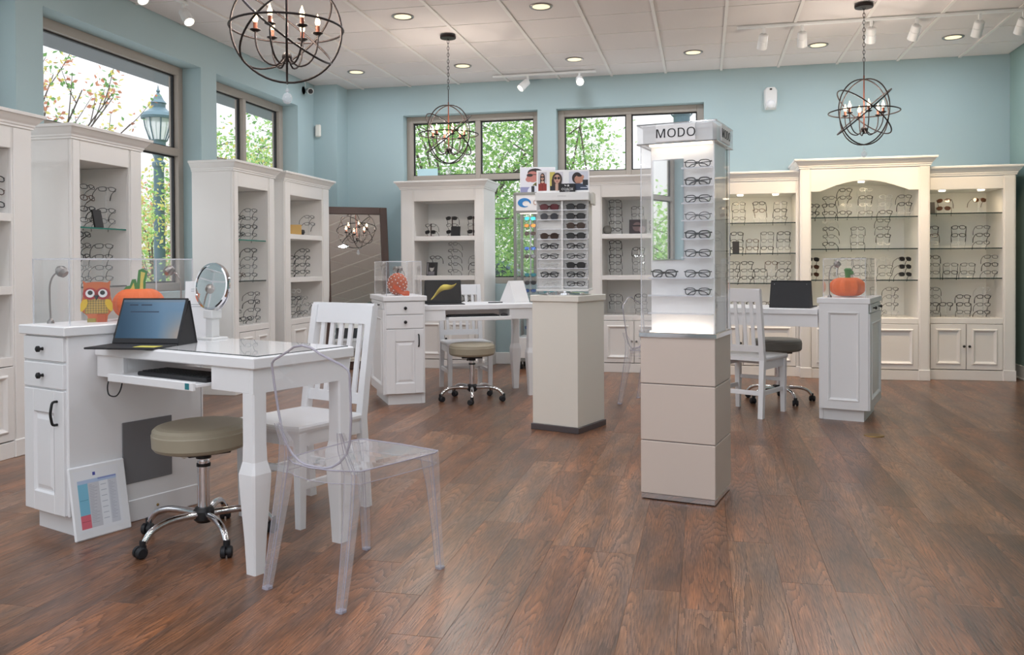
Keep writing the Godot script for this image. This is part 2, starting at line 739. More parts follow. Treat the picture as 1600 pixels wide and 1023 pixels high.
	for h in hf:
		bl.append([x0, 0.1, ZF, h[0], 3.2, ZF + t])
		x0 = h[1]
	bl.append([x0, 0.1, ZF, XR, 3.2, ZF + t])
	holed("wall_front", "pale teal wall behind the camera with unseen shop windows lighting the room", bl, "wall")
	tag(obj("trim_1", Mb.new().bx(XL, 0, ZB, -4.285, CEIL, -9.51), "wall"), "square teal pilaster filling the far left corner", "pilaster", "", "structure")
	var n = 1
	var what = ["window in the left wall nearest the far corner, two panes side by side", "big left window with the street lamp behind it", "left window hidden behind the cabinet at the left edge", "unseen left wall window beside the camera, daylight for the near desk", "unseen left wall window second behind the camera, daylight for the foreground", "unseen left wall window nearest the front corner, reflected in the tower mirror"]
	for i in holes.size():
		var h = holes[i]
		window_unit("window_%d" % n, what[i], V(XL - 0.19, 0, h[1]), PI / 2, h[1] - h[0], wy0, wy1, [(h[1] - h[0]) / 2] if i != 1 else [], [2.235])
		n += 1
	for i in 2:
		window_unit("window_%d" % n, ["far wall window behind the middle chandelier", "far wall window behind the tall white glasses tower"][i], V(hb[i][0], 0, ZB - 0.13), 0.0, hb[i][1] - hb[i][0], wy0, wb1, [[0.90, 0.83][i]], [2.235])
		n += 1
	for h in hf:
		window_unit("window_%d" % n, "unseen shop window behind the camera, daylight for the foreground, number %d from the right side" % (n - 8), V(h[1], 0, ZF + 0.19), PI, h[1] - h[0], 0.1, 3.2, [(h[1] - h[0]) / 2], [])
		n += 1
	for q in [["baseboard_back", "white baseboard under the far wall", [XL, 0, ZB, XR, 0.14, ZB + 0.016]], ["baseboard_left", "white baseboard under the left wall", [XL, 0, -9.51, XL + 0.016, 0.14, ZF]], ["baseboard_right", "white baseboard under the right wall", [XR - 0.016, 0, ZB + 0.016, XR, 0.14, ZF]]]:
		var b = q[2]
		var m = Mb.new().bx(b[0], b[1], b[2], b[3], b[4], b[5], 0.005)
		if q[0] == "baseboard_right":
			m.bx(b[0] - 0.012, 0, b[2], b[0], 0.02, b[5], 0.004)
		tag(obj(q[0], m, "trim_white"), q[1], "baseboard", "", "structure")

func _board(b, w, l, vr, at):
	var e = 0.0006
	var y = 0.0
	var d = -0.012
	var g = 0.00015
	var top = [V(g + e, y, -g - e), V(w - g - e, y, -g - e), V(w - g - e, y, -l + g + e), V(g + e, y, -l + g + e)]
	var low = [V(g, y - e, -g), V(w - g, y - e, -g), V(w - g, y - e, -l + g), V(g, y - e, -l + g)]
	var bot = [V(g, d, -g), V(w - g, d, -g), V(w - g, d, -l + g), V(g, d, -l + g)]
	var fs = [[top, Vector3.UP]]
	for k in 4:
		var j = (k + 1) % 4
		fs.append([[low[k], low[j], top[j], top[k]], null])
		fs.append([[bot[k], bot[j], low[j], low[k]], null])
	for f in fs:
		var s = b.v.size()
		b.face(f[0].map(func(p): return p + at), f[1])
		for i in range(s, b.v.size()):
			var p = b.v[i] - at
			b.uv[i] = Vector2((-p.z + vr[0]) / 2.44, (p.x + vr[1]) / 0.72)

# ---------------------------------------------------------------- cabinets
const ORD := ["first", "second", "third", "fourth", "fifth", "sixth", "seventh"]
const LEVEL := ["lowest", "second up", "third up", "fourth up", "fifth up", "sixth up"]

func knob_shape(r = 0.013):
	return Mb.new().lathe([Vector2(0, 0), Vector2(r * 0.55, 0), Vector2(r * 0.4, r * 0.6), Vector2(r * 0.4, r), Vector2(r, r * 1.25), Vector2(r * 0.95, r * 1.9), Vector2(r * 0.5, r * 2.2), Vector2(0, r * 2.25)], 14)

func knob(parent, x, y, z, axis = Vector3.BACK, r = 0.013):
	var o = obj("knob", knob_shape(r), "black", parent)
	o.position = V(x, y, z)
	if axis == Vector3.BACK:
		o.rotation.x = PI / 2
	elif axis == Vector3.LEFT:
		o.rotation.z = PI / 2
	elif axis == Vector3.RIGHT:
		o.rotation.z = -PI / 2
	return o

const DOOR := [[0.0, 0.0], [0.0, 0.016], [0.002, 0.018], [0.048, 0.018], [0.052, 0.027], [0.06, 0.03], [0.068, 0.024], [0.078, 0.011], [0.084, 0.009]]

func cabinet(label, at, turn, w, h, d, o0, o1, y0, y1, shelves, n_doors, arch = 0.0, pucks = [], lit = 0.0, el = 1.0, er = 1.0):
	# local: x along the front from the left, z = 0 the face, back at -d; o0..o1 and y0..y1 the opening
	var c = thing("display_cabinet", label, "cabinet", at, turn, "white display cabinets along the walls")
	var ft = 0.022
	for s in [[0.0, 0.028], [w - 0.028, w]]:
		obj("side_panel", Mb.new().bx(s[0], 0, -d, s[1], h - 0.03, -ft), "white", c)
	obj("back_panel", Mb.new().bx(0.028, 0.1, -d, w - 0.028, h - 0.04, -d + 0.014), "cabinet_back", c)
	for x in [o0 - 0.016, o1]:
		obj("lining", Mb.new().bx(x, y0 - 0.02, -d + 0.014, x + 0.016, y1 + arch, -ft), "white", c)
	obj("bottom_shelf", Mb.new().bx(o0, y0 - 0.02, -d + 0.014, o1, y0, -ft), "white", c)
	obj("top_board", Mb.new().bx(o0 - 0.016, y1 + arch + 0.002, -d + 0.014, o1 + 0.016, y1 + arch + 0.02, -ft), "white", c)
	for s in [[0.0, o0], [o1, w]]:
		obj("stile", Mb.new().bx(s[0], 0.1, -ft, s[1], h - 0.06, 0, 0.003).bx(s[0] + 0.012, 0.102, -0.001, s[1] - 0.012, h - 0.1, 0.008, 0.003), "white", c)
	if arch > 0.0:
		var poly = [Vector2(o1, h - 0.06), Vector2(o0, h - 0.06), Vector2(o0, y1), Vector2(o0 + 0.09, y1), Vector2(o0 + 0.10, y1 + 0.006)]
		for i in range(1, 16):
			var t = float(i) / 16
			poly.append(Vector2(lerp(o0 + 0.10, o1 - 0.10, t), y1 + 0.006 + arch * sin(PI * t)))
		poly.append_array([Vector2(o1 - 0.10, y1 + 0.006), Vector2(o1 - 0.09, y1), Vector2(o1, y1)])
		obj("header", Mb.new().prism(poly, -ft, 0.0), "white", c)
	else:
		obj("header", Mb.new().bx(o0, y1, -ft, o1, h - 0.06, 0, 0.003), "white", c)
	obj("bottom_rail", Mb.new().bx(o0, y0 - 0.055, -ft, o1, y0, 0, 0.003), "white", c)
	var prof = [[0.0, -0.095], [0.010, -0.095], [0.010, -0.082], [0.016, -0.078], [0.018, -0.066], [0.030, -0.052], [0.046, -0.030], [0.050, -0.022], [0.062, -0.020], [0.064, -0.004], [0.060, 0.0]]
	var rings = []
	for p in prof:
		rings.append([V(-p[0] * el, h + p[1], -d), V(-p[0] * el, h + p[1], p[0]), V(w + p[0] * er, h + p[1], p[0]), V(w + p[0] * er, h + p[1], -d)])
	obj("crown_moulding", Mb.new().loft(rings), "white", c)
	obj("plinth", Mb.new().bx(0.01, 0, -d, w - 0.01, 0.1, 0.006, 0.003).bx(-0.0025, 0, -d, o0 + 0.004, 0.108, 0.016, 0.004).bx(o1 - 0.004, 0, -d, w + 0.0025, 0.108, 0.016, 0.004), "white", c)
	for s in shelves:
		if s[1] == "glass":
			var g = obj("glass_shelf", Mb.new().bx(o0, s[0] - 0.009, -d + 0.014, o1, s[0], -0.03), "glass_shelf", c)
			obj("front_edge", Mb.new().bx(o0, s[0] - 0.010, -0.03, o1, s[0] + 0.0005, -0.027), s[2] if s.size() > 2 else "glass_edge", g)
		else:
			obj("shelf", Mb.new().bx(o0, s[0] - 0.05, -d + 0.014, o1, s[0], -0.002, 0.002), "white", c)
	if n_doors > 0:
		var dw = (o1 - o0) / n_doors
		for i in n_doors:
			var x0 = o0 + dw * i + 0.003
			var x1 = o0 + dw * (i + 1) - 0.003
			var dr = obj("door", Mb.new().panel(x0, 0.108, x1, y0 - 0.06, DOOR), "white", c)
			dr.position.z = -0.012
			knob(dr, (x1 - 0.022) if i % 2 == 0 and n_doors > 1 else x0 + 0.022, 0.34, 0.018)
	for px in pucks:
		var p = obj("puck_light", Mb.new().lathe([Vector2(0, -0.012), Vector2(0.03, -0.012), Vector2(0.034, 0.0), Vector2(0, 0.0)], 18), "puck_glow", c)
		p.position = V(px, y1 + arch, -0.09)
		spot("puck_lamp", c, V(px, y1 + arch - 0.02, -0.06), V(0, -1, -0.6), lit, Color("ffe2b4"), 78.0, 0.03)
	return c

# ---------------------------------------------------------------- eyeglasses
var protos := {}
const LOOK := {
	"k": ["black rimmed eyeglasses", 0.0255, 0.0185, 2.8, 0.0034, "black", "lens"],
	"m": ["thin dark eyeglasses", 0.0260, 0.0170, 2.9, 0.0024, "soft_black", "lens"],
	"t": ["brown tortoiseshell eyeglasses", 0.0245, 0.0200, 2.3, 0.0032, "tortoise", "lens"],
	"c": ["clear crystal eyeglasses", 0.0250, 0.0190, 2.5, 0.0022, "crystal_frame", "lens"],
	"g": ["slim grey eyeglasses", 0.0255, 0.0195, 2.2, 0.0021, "gunmetal", "lens"],
	"S": ["black sunglasses", 0.0280, 0.0215, 2.6, 0.0026, "black", "dark_lens"],
	"A": ["round grey sunglasses", 0.0275, 0.0240, 2.1, 0.0014, "gunmetal", "grey_lens"],
	"B": ["brown sunglasses", 0.0275, 0.0220, 2.3, 0.0022, "tortoise", "brown_lens"],
	"R": ["burgundy sunglasses", 0.0285, 0.0215, 2.6, 0.0026, "burgundy", "red_lens"],
	"T": ["teal mirrored sunglasses", 0.0280, 0.0190, 2.4, 0.0024, "teal_frame", "teal_lens"],
	"O": ["orange mirrored sunglasses", 0.0280, 0.0190, 2.4, 0.0024, "tortoise", "orange_lens"],
	"U": ["blue mirrored sunglasses", 0.0280, 0.0195, 2.5, 0.0025, "soft_black", "blue_lens"],
}

func glasses_materials():
	mk("tortoise", "4a3022", 0.3)
	mk("crystal_frame", "d5d5d3", 0.15)
	mk("gunmetal", "5d5c60", 0.3, 0.4)
	mk("burgundy", "5c2229", 0.25)
	mk("teal_frame", "2d7f88", 0.3)
	mk("dark_lens", "1b1c20", 0.06)
	mk("grey_lens", "45454b", 0.06)
	mk("brown_lens", "3a251a", 0.08)
	mk("red_lens", "6a3238", 0.08)
	mk("teal_lens", "2fa3b0", 0.08, 0.4)
	mk("orange_lens", "d98a34", 0.08, 0.4)
	mk("blue_lens", "2d5fa8", 0.08, 0.4)

func rim(cx, a, b, e, n = 22):
	var p = []
	for i in n:
		var t = TAU * i / n
		var c = cos(t)
		var s = sin(t)
		var x = sign(c) * pow(abs(c), 2.0 / e) * a
		var y = sign(s) * pow(abs(s), 2.0 / e) * b
		x *= 1.0 + 0.05 * y / b            # wider at the brow
		p.append(V(cx + x, y, -0.012 * pow((cx + x) / 0.065, 2)))
	return p

func make_glasses(k):
	var q = LOOK[k]
	var o = Node3D.new()
	o.name = "eyeglasses"
	var a = q[1]
	var b = q[2]
	var r = q[4]
	var cx = a + 0.0085
	var f = Mb.new()
	for s in [-1, 1]:
		f.tube(rim(cx * s, a, b, q[3]), r, 5, true)
		f.tube([V(s * (cx + a * 0.98), b * 0.55, -0.010), V(s * (cx + a + 0.006), b * 0.6, -0.013)], r * 1.15, 5)
	f.tube([V(-0.0095, b * 0.25, 0), V(-0.005, b * 0.42, 0.002), V(0.005, b * 0.42, 0.002), V(0.0095, b * 0.25, 0)], r, 5)
	obj("frame", f, q[5], o)
	for s in [-1, 1]:
		var g = Mb.new()
		g.face(rim(cx * s, a * 0.98, b * 0.98, q[3], 16).map(func(p): return V(p.x, p.y, -0.010 * pow(cx / 0.065, 2))), Vector3.BACK)
		obj("lens", g, q[6], o)
		var x = s * (cx + a + 0.006)
		obj("temple", Mb.new().tube([V(x, b * 0.6, -0.013), V(x * 1.02, b * 0.6 + 0.001, -0.06), V(x * 1.0, b * 0.6, -0.10), V(x * 0.98, b * 0.6 - 0.010, -0.120), V(x * 0.96, b * 0.6 - 0.034, -0.140)], [r * 1.1, r, r, r * 1.2, r * 1.3], 5), q[5], o)
	return o

func glasses(k, at, yaw, pitch, label, group):
	if not protos.has(k):
		protos[k] = make_glasses(k)
	var o = protos[k].duplicate()
	o.name = numbered("sunglasses" if k in "SABRTOU" else "eyeglasses")
	add_child(o)
	o.position = at
	o.basis = Basis(Vector3.UP, yaw) * Basis(Vector3.RIGHT, pitch)
	return tag(o, label, "sunglasses" if k in "SABRTOU" else "eyeglasses", group)

func stand(tr, n, label, group, wood = false):
	var o = thing("eyeglass_stand", label, "stand", Vector3.ZERO, 0.0, group)
	o.transform = tr
	var m = "stand_wood" if wood else "acrylic"
	obj("base", Mb.new().bx(-0.05, 0, -0.055, 0.05, 0.008, 0.03, 0.002), m, o)
	var top = 0.05 + 0.078 * (n - 1) + 0.025
	obj("post", Mb.new().bx(-0.006, 0.008, -0.03, 0.006, top, -0.022, 0.001), "brown_wood" if wood else m, o)
	for i in n:
		obj("nose_rest", Mb.new().bx(-0.007, 0.046 + 0.078 * i, -0.022, 0.007, 0.052 + 0.078 * i, 0.004, 0.001), "brown_wood" if wood else m, o)
	return o

func shelf_row(c, w0, w1, y, z, stands, shelf, cab, wood = false):
	# stands: [share of the opening, turn in degrees, kinds from the lowest up]
	var i = 0
	for s in stands:
		var x = lerp(w0, w1, s[0])
		var turn = deg_to_rad(s[1])
		var tr = c.transform * Transform3D(Basis(Vector3.UP, turn), V(x, y, z))
		var kk = s[2]
		var real = kk.replace("-", "")
		stand(tr, kk.length(), "%s eyeglass stand, %s from left, %s, %s" % ["wooden" if wood else "clear acrylic", ORD[i], shelf, cab], "eyeglass stands in the cabinets", wood)
		for j in kk.length():
			if kk[j] == "-":
				continue
			var jig = deg_to_rad(rng.randf_range(-5, 5))
			var p = tr * V(0, 0.055 + 0.078 * j, 0.006)
			glasses(kk[j], p, tr.basis.get_euler().y + jig, deg_to_rad(-22.0 + rng.randf_range(-3, 3)) , "%s, %s, %s stand from left, %s, %s" % [LOOK[kk[j]][0], LEVEL[j], ORD[i], shelf, cab], "glasses in the %s" % cab)
		i += 1

func card(c, x, y, z, w, h, m, label, lean = -0.2):
	var o = thing("display_card", label, "card")
	o.transform = c.transform * Transform3D(Basis(Vector3.RIGHT, lean), V(x, y, z))
	obj("backing", Mb.new().bx(-w / 2, 0, -0.012, w / 2, h, 0, 0.001), "black", o)
	sheet(w * 0.94, h * 0.96, m, o, "print", V(0, h * 0.02, 0.0012))
	return o

func cabinets():
	var pic = picture(64, 80, "2b2a2c", [["e", 0.5, 0.4, 0.22, 0.3, "b8b4b0"], ["e", 0.5, 0.22, 0.26, 0.2, "1a191b"], ["r", 0.3, 0.38, 0.4, 0.06, "141416"], ["r", 0.2, 0.72, 0.6, 0.28, "77747a"], ["r", 0.05, 0.05, 0.1, 0.9, "8e8c8e"]])
	printed("portrait_grey", pic)
	printed("portrait_green", picture(48, 80, "3d5a52", [["e", 0.5, 0.35, 0.3, 0.25, "8fb2b0"], ["r", 0.0, 0.7, 1.0, 0.3, "20262a"], ["e", 0.4, 0.62, 0.3, 0.14, "c0b490"]]))
	printed("portrait_dark", picture(64, 64, "3a2f33", [["e", 0.45, 0.5, 0.28, 0.34, "6e5a5a"], ["r", 0.2, 0.4, 0.6, 0.1, "1a1517"], ["e", 0.75, 0.7, 0.2, 0.25, "8a7478"]]))
	var gp = "glass_edge_green"
	# left wall, near to far
	var zf = -4.16
	var d = 0.415
	var c = cabinet("white display cabinet cut off by the left edge of the view", V(zf, 0, -3.60), PI / 2, 1.01, 2.135, d, 0.165, 0.845, 0.62, 1.905, [[1.505, "wood"], [1.055, "wood"]], 2)
	shelf_row(c, 0.165, 0.845, 1.505, -0.07, [[0.45, 0, "mgk"], [0.91, -25, "ktk"]], "top shelf", "left-edge cabinet")
	card(c, 0.80, 1.057, -0.12, 0.17, 0.23, "portrait_green", "green toned photo card in the cabinet at the left edge")
	c = cabinet("tall white cabinet standing in front of the big street-lamp window", V(zf, 0, -4.955), PI / 2, 0.735, 2.135, d, 0.085, 0.592, 0.62, 1.905, [[1.451, "glass", gp], [1.036, "glass"]], 2)
	shelf_row(c, 0.085, 0.592, 1.451, -0.09, [[0.36, -12, "mktm"], [0.76, -28, "gm-m"]], "top shelf", "lamp-side cabinet")
	card(c, 0.325, 1.452, -0.04, 0.09, 0.13, "soft_black", "small black card standing among the glasses in the street-lamp window cabinet")
	shelf_row(c, 0.085, 0.592, 1.036, -0.09, [[0.27, -12, "mgkmk"], [0.68, -30, "mmmm"]], "middle shelf", "lamp-side cabinet")
	c = cabinet("narrow white cabinet with grey interior right of the round mirror", V(zf, 0, -6.975), PI / 2, 0.76, 2.135, d, 0.09, 0.64, 0.62, 1.905, [[1.422, "glass", gp], [1.038, "glass"]], 2)
	shelf_row(c, 0.09, 0.64, 1.422, -0.09, [[0.36, -10, "kmk"], [0.70, -35, "mkmm"]], "top shelf", "grey-lined cabinet")
	shelf_row(c, 0.09, 0.64, 1.038, -0.09, [[0.36, -10, "tg"], [0.68, -35, "mgmk"]], "middle shelf", "grey-lined cabinet")
	shelf_row(c, 0.09, 0.64, 0.62, -0.09, [[0.22, -10, "km"], [0.52, -25, "k"], [0.78, -35, "mmkm"]], "lowest shelf", "grey-lined cabinet")
	c = cabinet("white cabinet with wooden shelves left of the leaning mirror", V(zf, 0, -7.935), PI / 2, 1.06, 2.135, d, 0.135, 0.885, 0.62, 1.905, [[1.505, "wood"], [1.055, "wood"]], 2)
	shelf_row(c, 0.135, 0.885, 1.505, -0.09, [[0.84, -35, "-mm"]], "top shelf", "cabinet left of mirror")
	var gb = obj("gift_box", Mb.new().at(zf - 0.09, 1.505, -8.34, 0.5).bx(-0.07, 0, -0.05, 0.07, 0.105, 0.05, 0.004), "gold_card")
	tag(gb, "small gold box on the top shelf left of the leaning mirror", "box")
	var db = obj("trinket_dish", Mb.new().at(zf - 0.09, 1.505, -8.47).lathe([Vector2(0, 0), Vector2(0.035, 0), Vector2(0.05, 0.03), Vector2(0.045, 0.055), Vector2(0.03, 0.06), Vector2(0, 0.058)], 14), "soft_black")
	tag(db, "small dark rounded pot beside the gold box", "pot")
	shelf_row(c, 0.135, 0.885, 1.055, -0.09, [[0.34, -30, "kmk"], [0.68, -35, "kkkk"]], "middle shelf", "cabinet left of mirror")
	shelf_row(c, 0.135, 0.885, 0.62, -0.09, [[0.38, -35, "mmkc"], [0.60, -30, "mcg"], [0.82, -30, "cm"]], "lowest shelf", "cabinet left of mirror")
	# far wall, left to right
	d = 0.53
	var zb = -9.28
	c = cabinet("white cabinet of wooden shelves between leaning mirror and glass sunglasses tower", V(-3.40, 0, zb), 0, 0.985, 2.135, d, 0.16, 0.875, 0.62, 1.905, [[1.505, "wood"], [1.055, "wood"]], 2)
	shelf_row(c, 0.16, 0.875, 1.505, -0.16, [[0.20, 0, "Sm"], [0.56, 0, "SmS"], [0.92, 10, "SgS"]], "top shelf", "cabinet right of mirror", true)
	card(c, 0.62, 1.506, -0.10, 0.11, 0.115, "soft_black", "square black card on the top shelf right of the leaning mirror")
	card(c, 0.325, 1.057, -0.12, 0.13, 0.155, "portrait_grey", "black and white photo card on the shelf right of the leaning mirror")
	shelf_row(c, 0.16, 0.875, 1.055, -0.20, [[0.26, 0, "--k"], [0.56, -12, "mmmmg"], [0.95, 25, "mkg"]], "middle shelf", "cabinet right of mirror")
	shelf_row(c, 0.16, 0.875, 0.62, -0.16, [[0.62, 0, "mm"], [0.82, 0, "gkm"]], "lowest shelf", "cabinet right of mirror")
	c = cabinet("white cabinet with wooden shelves seen between the two white pedestals", V(-1.235, 0, zb), 0, 0.985, 2.135, d, 0.15, 0.84, 0.62, 1.905, [[1.505, "wood"], [1.055, "wood"]], 2, 0.0, [], 0.0, 1.0, 0.0)
	shelf_row(c, 0.15, 0.84, 1.505, -0.16, [[0.18, 0, "kmmmm"], [0.54, 0, "--gm"], [0.82, 0, "mk"]], "top shelf", "cabinet between pedestals")
	card(c, 0.53, 1.507, -0.10, 0.19, 0.16, "portrait_dark", "dark photo card on the top shelf between the two pedestals")
	tag(obj("wicker_ball", Mb.new().at(-1.04, 1.505, zb - 0.13).ball(V(0, 0.05, 0), 0.05, 14), "seat_grey"), "grey woven ball beside the glasses stand between the pedestals", "ornament")
	shelf_row(c, 0.15, 0.84, 1.055, -0.16, [[0.18, 0, "mmkmk"], [0.56, 8, "ggmk"], [0.85, 0, "km"]], "middle shelf", "cabinet between pedestals")
	shelf_row(c, 0.15, 0.84, 0.62, -0.16, [[0.18, 0, "-mm"], [0.60, 8, "mgk"], [0.86, 0, "m"]], "lowest shelf", "cabinet between pedestals")
	c = cabinet("wide white cabinet with glass shelves behind the right slatted chair", V(-0.245, 0, zb), 0, 1.205, 2.135, d, 0.11, 1.176, 0.62, 1.905, [[1.605, "glass"], [1.285, "glass"], [0.971, "glass"]], 2, 0.0, [0.40, 0.62, 0.98], 0.04, 0.0, 0.0)
	shelf_row(c, 0.11, 1.176, 1.605, -0.14, [[0.12, 0, "mg"], [0.47, 0, "mmm"], [0.66, -12, "ctk"], [0.87, 0, "mkg"]], "top shelf", "chair-side cabinet")
	shelf_row(c, 0.11, 1.176, 1.285, -0.14, [[0.10, 0, "gmk"], [0.45, 0, "kmk"], [0.60, 0, "tt"], [0.74, 0, "kgm"], [0.90, 0, "gmk"]], "second shelf", "chair-side cabinet")
	shelf_row(c, 0.11, 1.176, 0.971, -0.14, [[0.14, 0, "km"], [0.42, 15, "mkm"], [0.55, 10, "kmk"], [0.67, -10, "mk"], [0.78, 0, "gct"], [0.91, 20, "gkm"]], "third shelf", "chair-side cabinet")
	shelf_row(c, 0.11, 1.176, 0.62, -0.14, [[0.45, 0, "tg"], [0.60, 0, "tk"], [0.74, 0, "tt"], [0.88, 0, "gk"]], "lowest shelf", "chair-side cabinet")
	card(c, 0.575, 1.286, -0.08, 0.07, 0.13, "soft_black", "narrow black card on the second shelf of the cabinet behind the chair")
	c = cabinet("taller white cabinet with an arched top over glass shelves", V(0.962, 0, -9.17), 0, 1.226, 2.235, 0.64, 0.105, 1.122, 0.62, 1.905, [[1.643, "glass"], [1.322, "glass"], [1.005, "glass"]], 2, 0.10, [0.60], 0.07)
	shelf_row(c, 0.105, 1.122, 1.643, -0.2, [[0.05, 20, "kk"], [0.19, -25, "kkm"], [0.36, 12, "kckk"], [0.55, 0, "mckc"], [0.74, 0, "kcc"], [0.92, 0, "ckm"]], "top shelf", "arched cabinet")
	shelf_row(c, 0.105, 1.122, 1.322, -0.2, [[0.19, -30, "kmkc"], [0.47, -10, "mgm"], [0.72, 0, "ckmm"]], "second shelf", "arched cabinet")
	shelf_row(c, 0.105, 1.122, 1.005, -0.2, [[0.04, 10, "BBS"], [0.22, 0, "gm"], [0.36, 0, "gcg"], [0.50, 0, "mkg"], [0.74, 0, "mmc"], [0.92, 15, "SSS"]], "third shelf", "arched cabinet")
	shelf_row(c, 0.105, 1.122, 0.62, -0.2, [[0.70, 20, "g"], [0.80, 8, "cmgm"]], "lowest shelf", "arched cabinet")
	c = cabinet("rightmost white cabinet with glass shelves against the dark teal wall", V(2.188, 0, zb), 0, 0.807, 2.135, d, 0.028, 0.694, 0.62, 1.905, [[1.672, "glass"], [1.321, "glass"], [1.022, "glass"]], 2, 0.0, [0.16, 0.52], 0.035, 0.0, 1.0)
	shelf_row(c, 0.028, 0.694, 1.672, -0.14, [[0.24, -20, "BB"], [0.74, 10, "-B"]], "top shelf", "rightmost cabinet")
	card(c, 0.06, 1.673, -0.10, 0.08, 0.12, "soft_black", "dark leaning card on the top shelf of the rightmost cabinet")
	shelf_row(c, 0.028, 0.694, 1.321, -0.14, [[0.07, -15, "ctk"], [0.45, -12, "ckk"], [0.79, 0, "mkm"]], "second shelf", "rightmost cabinet")
	shelf_row(c, 0.028, 0.694, 1.022, -0.14, [[0.08, -20, "mmk"], [0.34, -10, "km"], [0.58, -8, "mm"], [0.90, 0, "mkm"]], "third shelf", "rightmost cabinet")
	shelf_row(c, 0.028, 0.694, 0.62, -0.14, [[0.08, -20, "mkgm"], [0.28, 0, "-k"], [0.52, -12, "mkk"], [0.80, 0, "kmkc"]], "lowest shelf", "rightmost cabinet")

# ---------------------------------------------------------------- desks
func credenza(tr, label):
	var o = thing("desk_pedestal", label, "cabinet", Vector3.ZERO, 0.0, "white desk pedestals with acrylic cases")
	o.transform = tr
	var w = 0.345
	var l = 0.67
	obj("body", Mb.new().bx(0, 0.09, -l, w, 0.873, 0.0, 0.003), "bright_white", o)
	obj("toe_kick", Mb.new().bx(0.035, 0, -l + 0.035, w - 0.02, 0.09, -0.035), "bright_white", o)
	obj("top", Mb.new().bx(-0.014, 0.873, -l - 0.014, w + 0.014, 0.915, 0.024, 0.004), "bright_white", o)
	for q in [[0.762, 0.866], [0.643, 0.752]]:
		var d = obj("drawer", Mb.new().bx(0.012, q[0], -0.002, w - 0.014, q[1], 0.015, 0.003), "bright_white", o)
		knob(d, w / 2, (q[0] + q[1]) / 2, 0.015, Vector3.BACK, 0.014)
	var dm = Mb.new()
	dm.bx(0.012, 0.095, -0.018, 0.09, 0.635, 0, 0.003).bx(w - 0.09, 0.095, -0.018, w - 0.014, 0.635, 0, 0.003).bx(0.09, 0.095, -0.018, w - 0.09, 0.18, 0, 0.002).bx(0.09, 0.535, -0.018, w - 0.09, 0.635, 0, 0.002)
	dm.panel(0.09, 0.18, w - 0.09, 0.535, [[0.0, 0.0], [0.006, -0.010], [0.012, -0.011], [0.03, -0.003], [0.034, -0.002]])
	var dr = obj("door", dm, "bright_white", o)
	dr.position.z = 0.015
	var hx = 0.285
	obj("handle", Mb.new().tube(sm([V(hx, 0.49, 0.0), V(hx, 0.492, 0.020), V(hx, 0.515, 0.027), V(hx, 0.54, 0.030), V(hx, 0.565, 0.027), V(hx, 0.588, 0.020), V(hx, 0.59, 0.0)], 3), 0.0058, 8), "black", dr)
	# outer long side, with a pull-out leaf under the top
	var sp = Mb.new()
	sp.at(0, 0, -l, -PI / 2)     # local x runs towards the front
	sp.panel(0.0, 0.09, l, 0.80, [[0.0, 0.0], [0.0, 0.010], [0.002, 0.012], [0.07, 0.012], [0.075, 0.018], [0.085, 0.012], [0.092, 0.004]])
	obj("side_panel", sp, "bright_white", o)
	var leaf = obj("pull_out_leaf", Mb.new().bx(-0.012, 0.808, -l + 0.05, 0.0, 0.868, -0.05, 0.002), "bright_white", o)
	for z in [-l + 0.17, -0.17]:
		knob(leaf, -0.012, 0.838, z, Vector3.LEFT, 0.012)
	var ep = Mb.new()
	ep.at(w, 0, -l, PI)
	ep.panel(0.0, 0.09, w, 0.873, [[0.0, 0.0], [0.0, 0.010], [0.062, 0.010], [0.066, 0.016], [0.074, 0.012], [0.082, 0.002]])
	obj("end_panel", ep, "bright_white", o)
	# side under the desk: grey access panel and skirting
	obj("access_panel", Mb.new().bx(w, 0.178, -0.50, w + 0.006, 0.462, -0.245, 0.002), "grey_panel", o)
	obj("skirting", Mb.new().bx(w - 0.025, 0, -l + 0.03, w + 0.006, 0.10, -0.030, 0.003), "bright_white", o)
	obj("plug", Mb.new().at(w + 0.006, 0.05, -0.42).ball(Vector3.ZERO, 0.007, 8), "brass", o)
	return o

func desk(tr, label):
	var o = thing("desk", label, "desk", Vector3.ZERO, 0.0, "white desks joined to the pedestals")
	o.transform = tr
	var x0 = 0.36
	var x1 = 1.40
	var z0 = -0.65
	var z1 = -0.111
	obj("tabletop", Mb.new().bx(x0, 0.783, z0, x1, 0.828, z1, 0.005), "bright_white", o)
	obj("apron", Mb.new().bx(x0, 0.69, z0 + 0.015, x1 - 0.015, 0.783, z0 + 0.035).bx(x1 - 0.035, 0.69, z0 + 0.035, x1 - 0.015, 0.783, z1 - 0.012).bx(x0, 0.69, z1 - 0.032, 0.555, 0.783, z1 - 0.012, 0.002).bx(0.535, 0.69, z0 + 0.2, 0.555, 0.783, z1 - 0.032).bx(1.14, 0.69, z1 - 0.032, x1 - 0.035, 0.783, z1 - 0.012, 0.002).bx(1.14, 0.69, z0 + 0.2, 1.16, 0.783, z1 - 0.032), "bright_white", o)
	var tray = obj("keyboard_tray", Mb.new().bx(0.565, 0.702, z0 + 0.22, 1.13, 0.716, z1 + 0.05, 0.002).bx(0.565, 0.690, z1 + 0.05, 1.13, 0.724, z1 + 0.066, 0.003), "bright_white", o)
	tray.set_meta("label", "sliding keyboard tray")
	for z in [z0 + 0.045, z1 - 0.045]:
		var r = []
		for q in [[0.0, 0.026], [0.05, 0.028], [0.14, 0.032], [0.26, 0.040], [0.345, 0.045], [0.385, 0.046], [0.43, 0.035], [0.50, 0.033], [0.69, 0.033]]:
			r.append(sq(q[1], q[0], x1 - 0.048, z))
		obj("leg", Mb.new().loft(r), "bright_white", o)
	return o

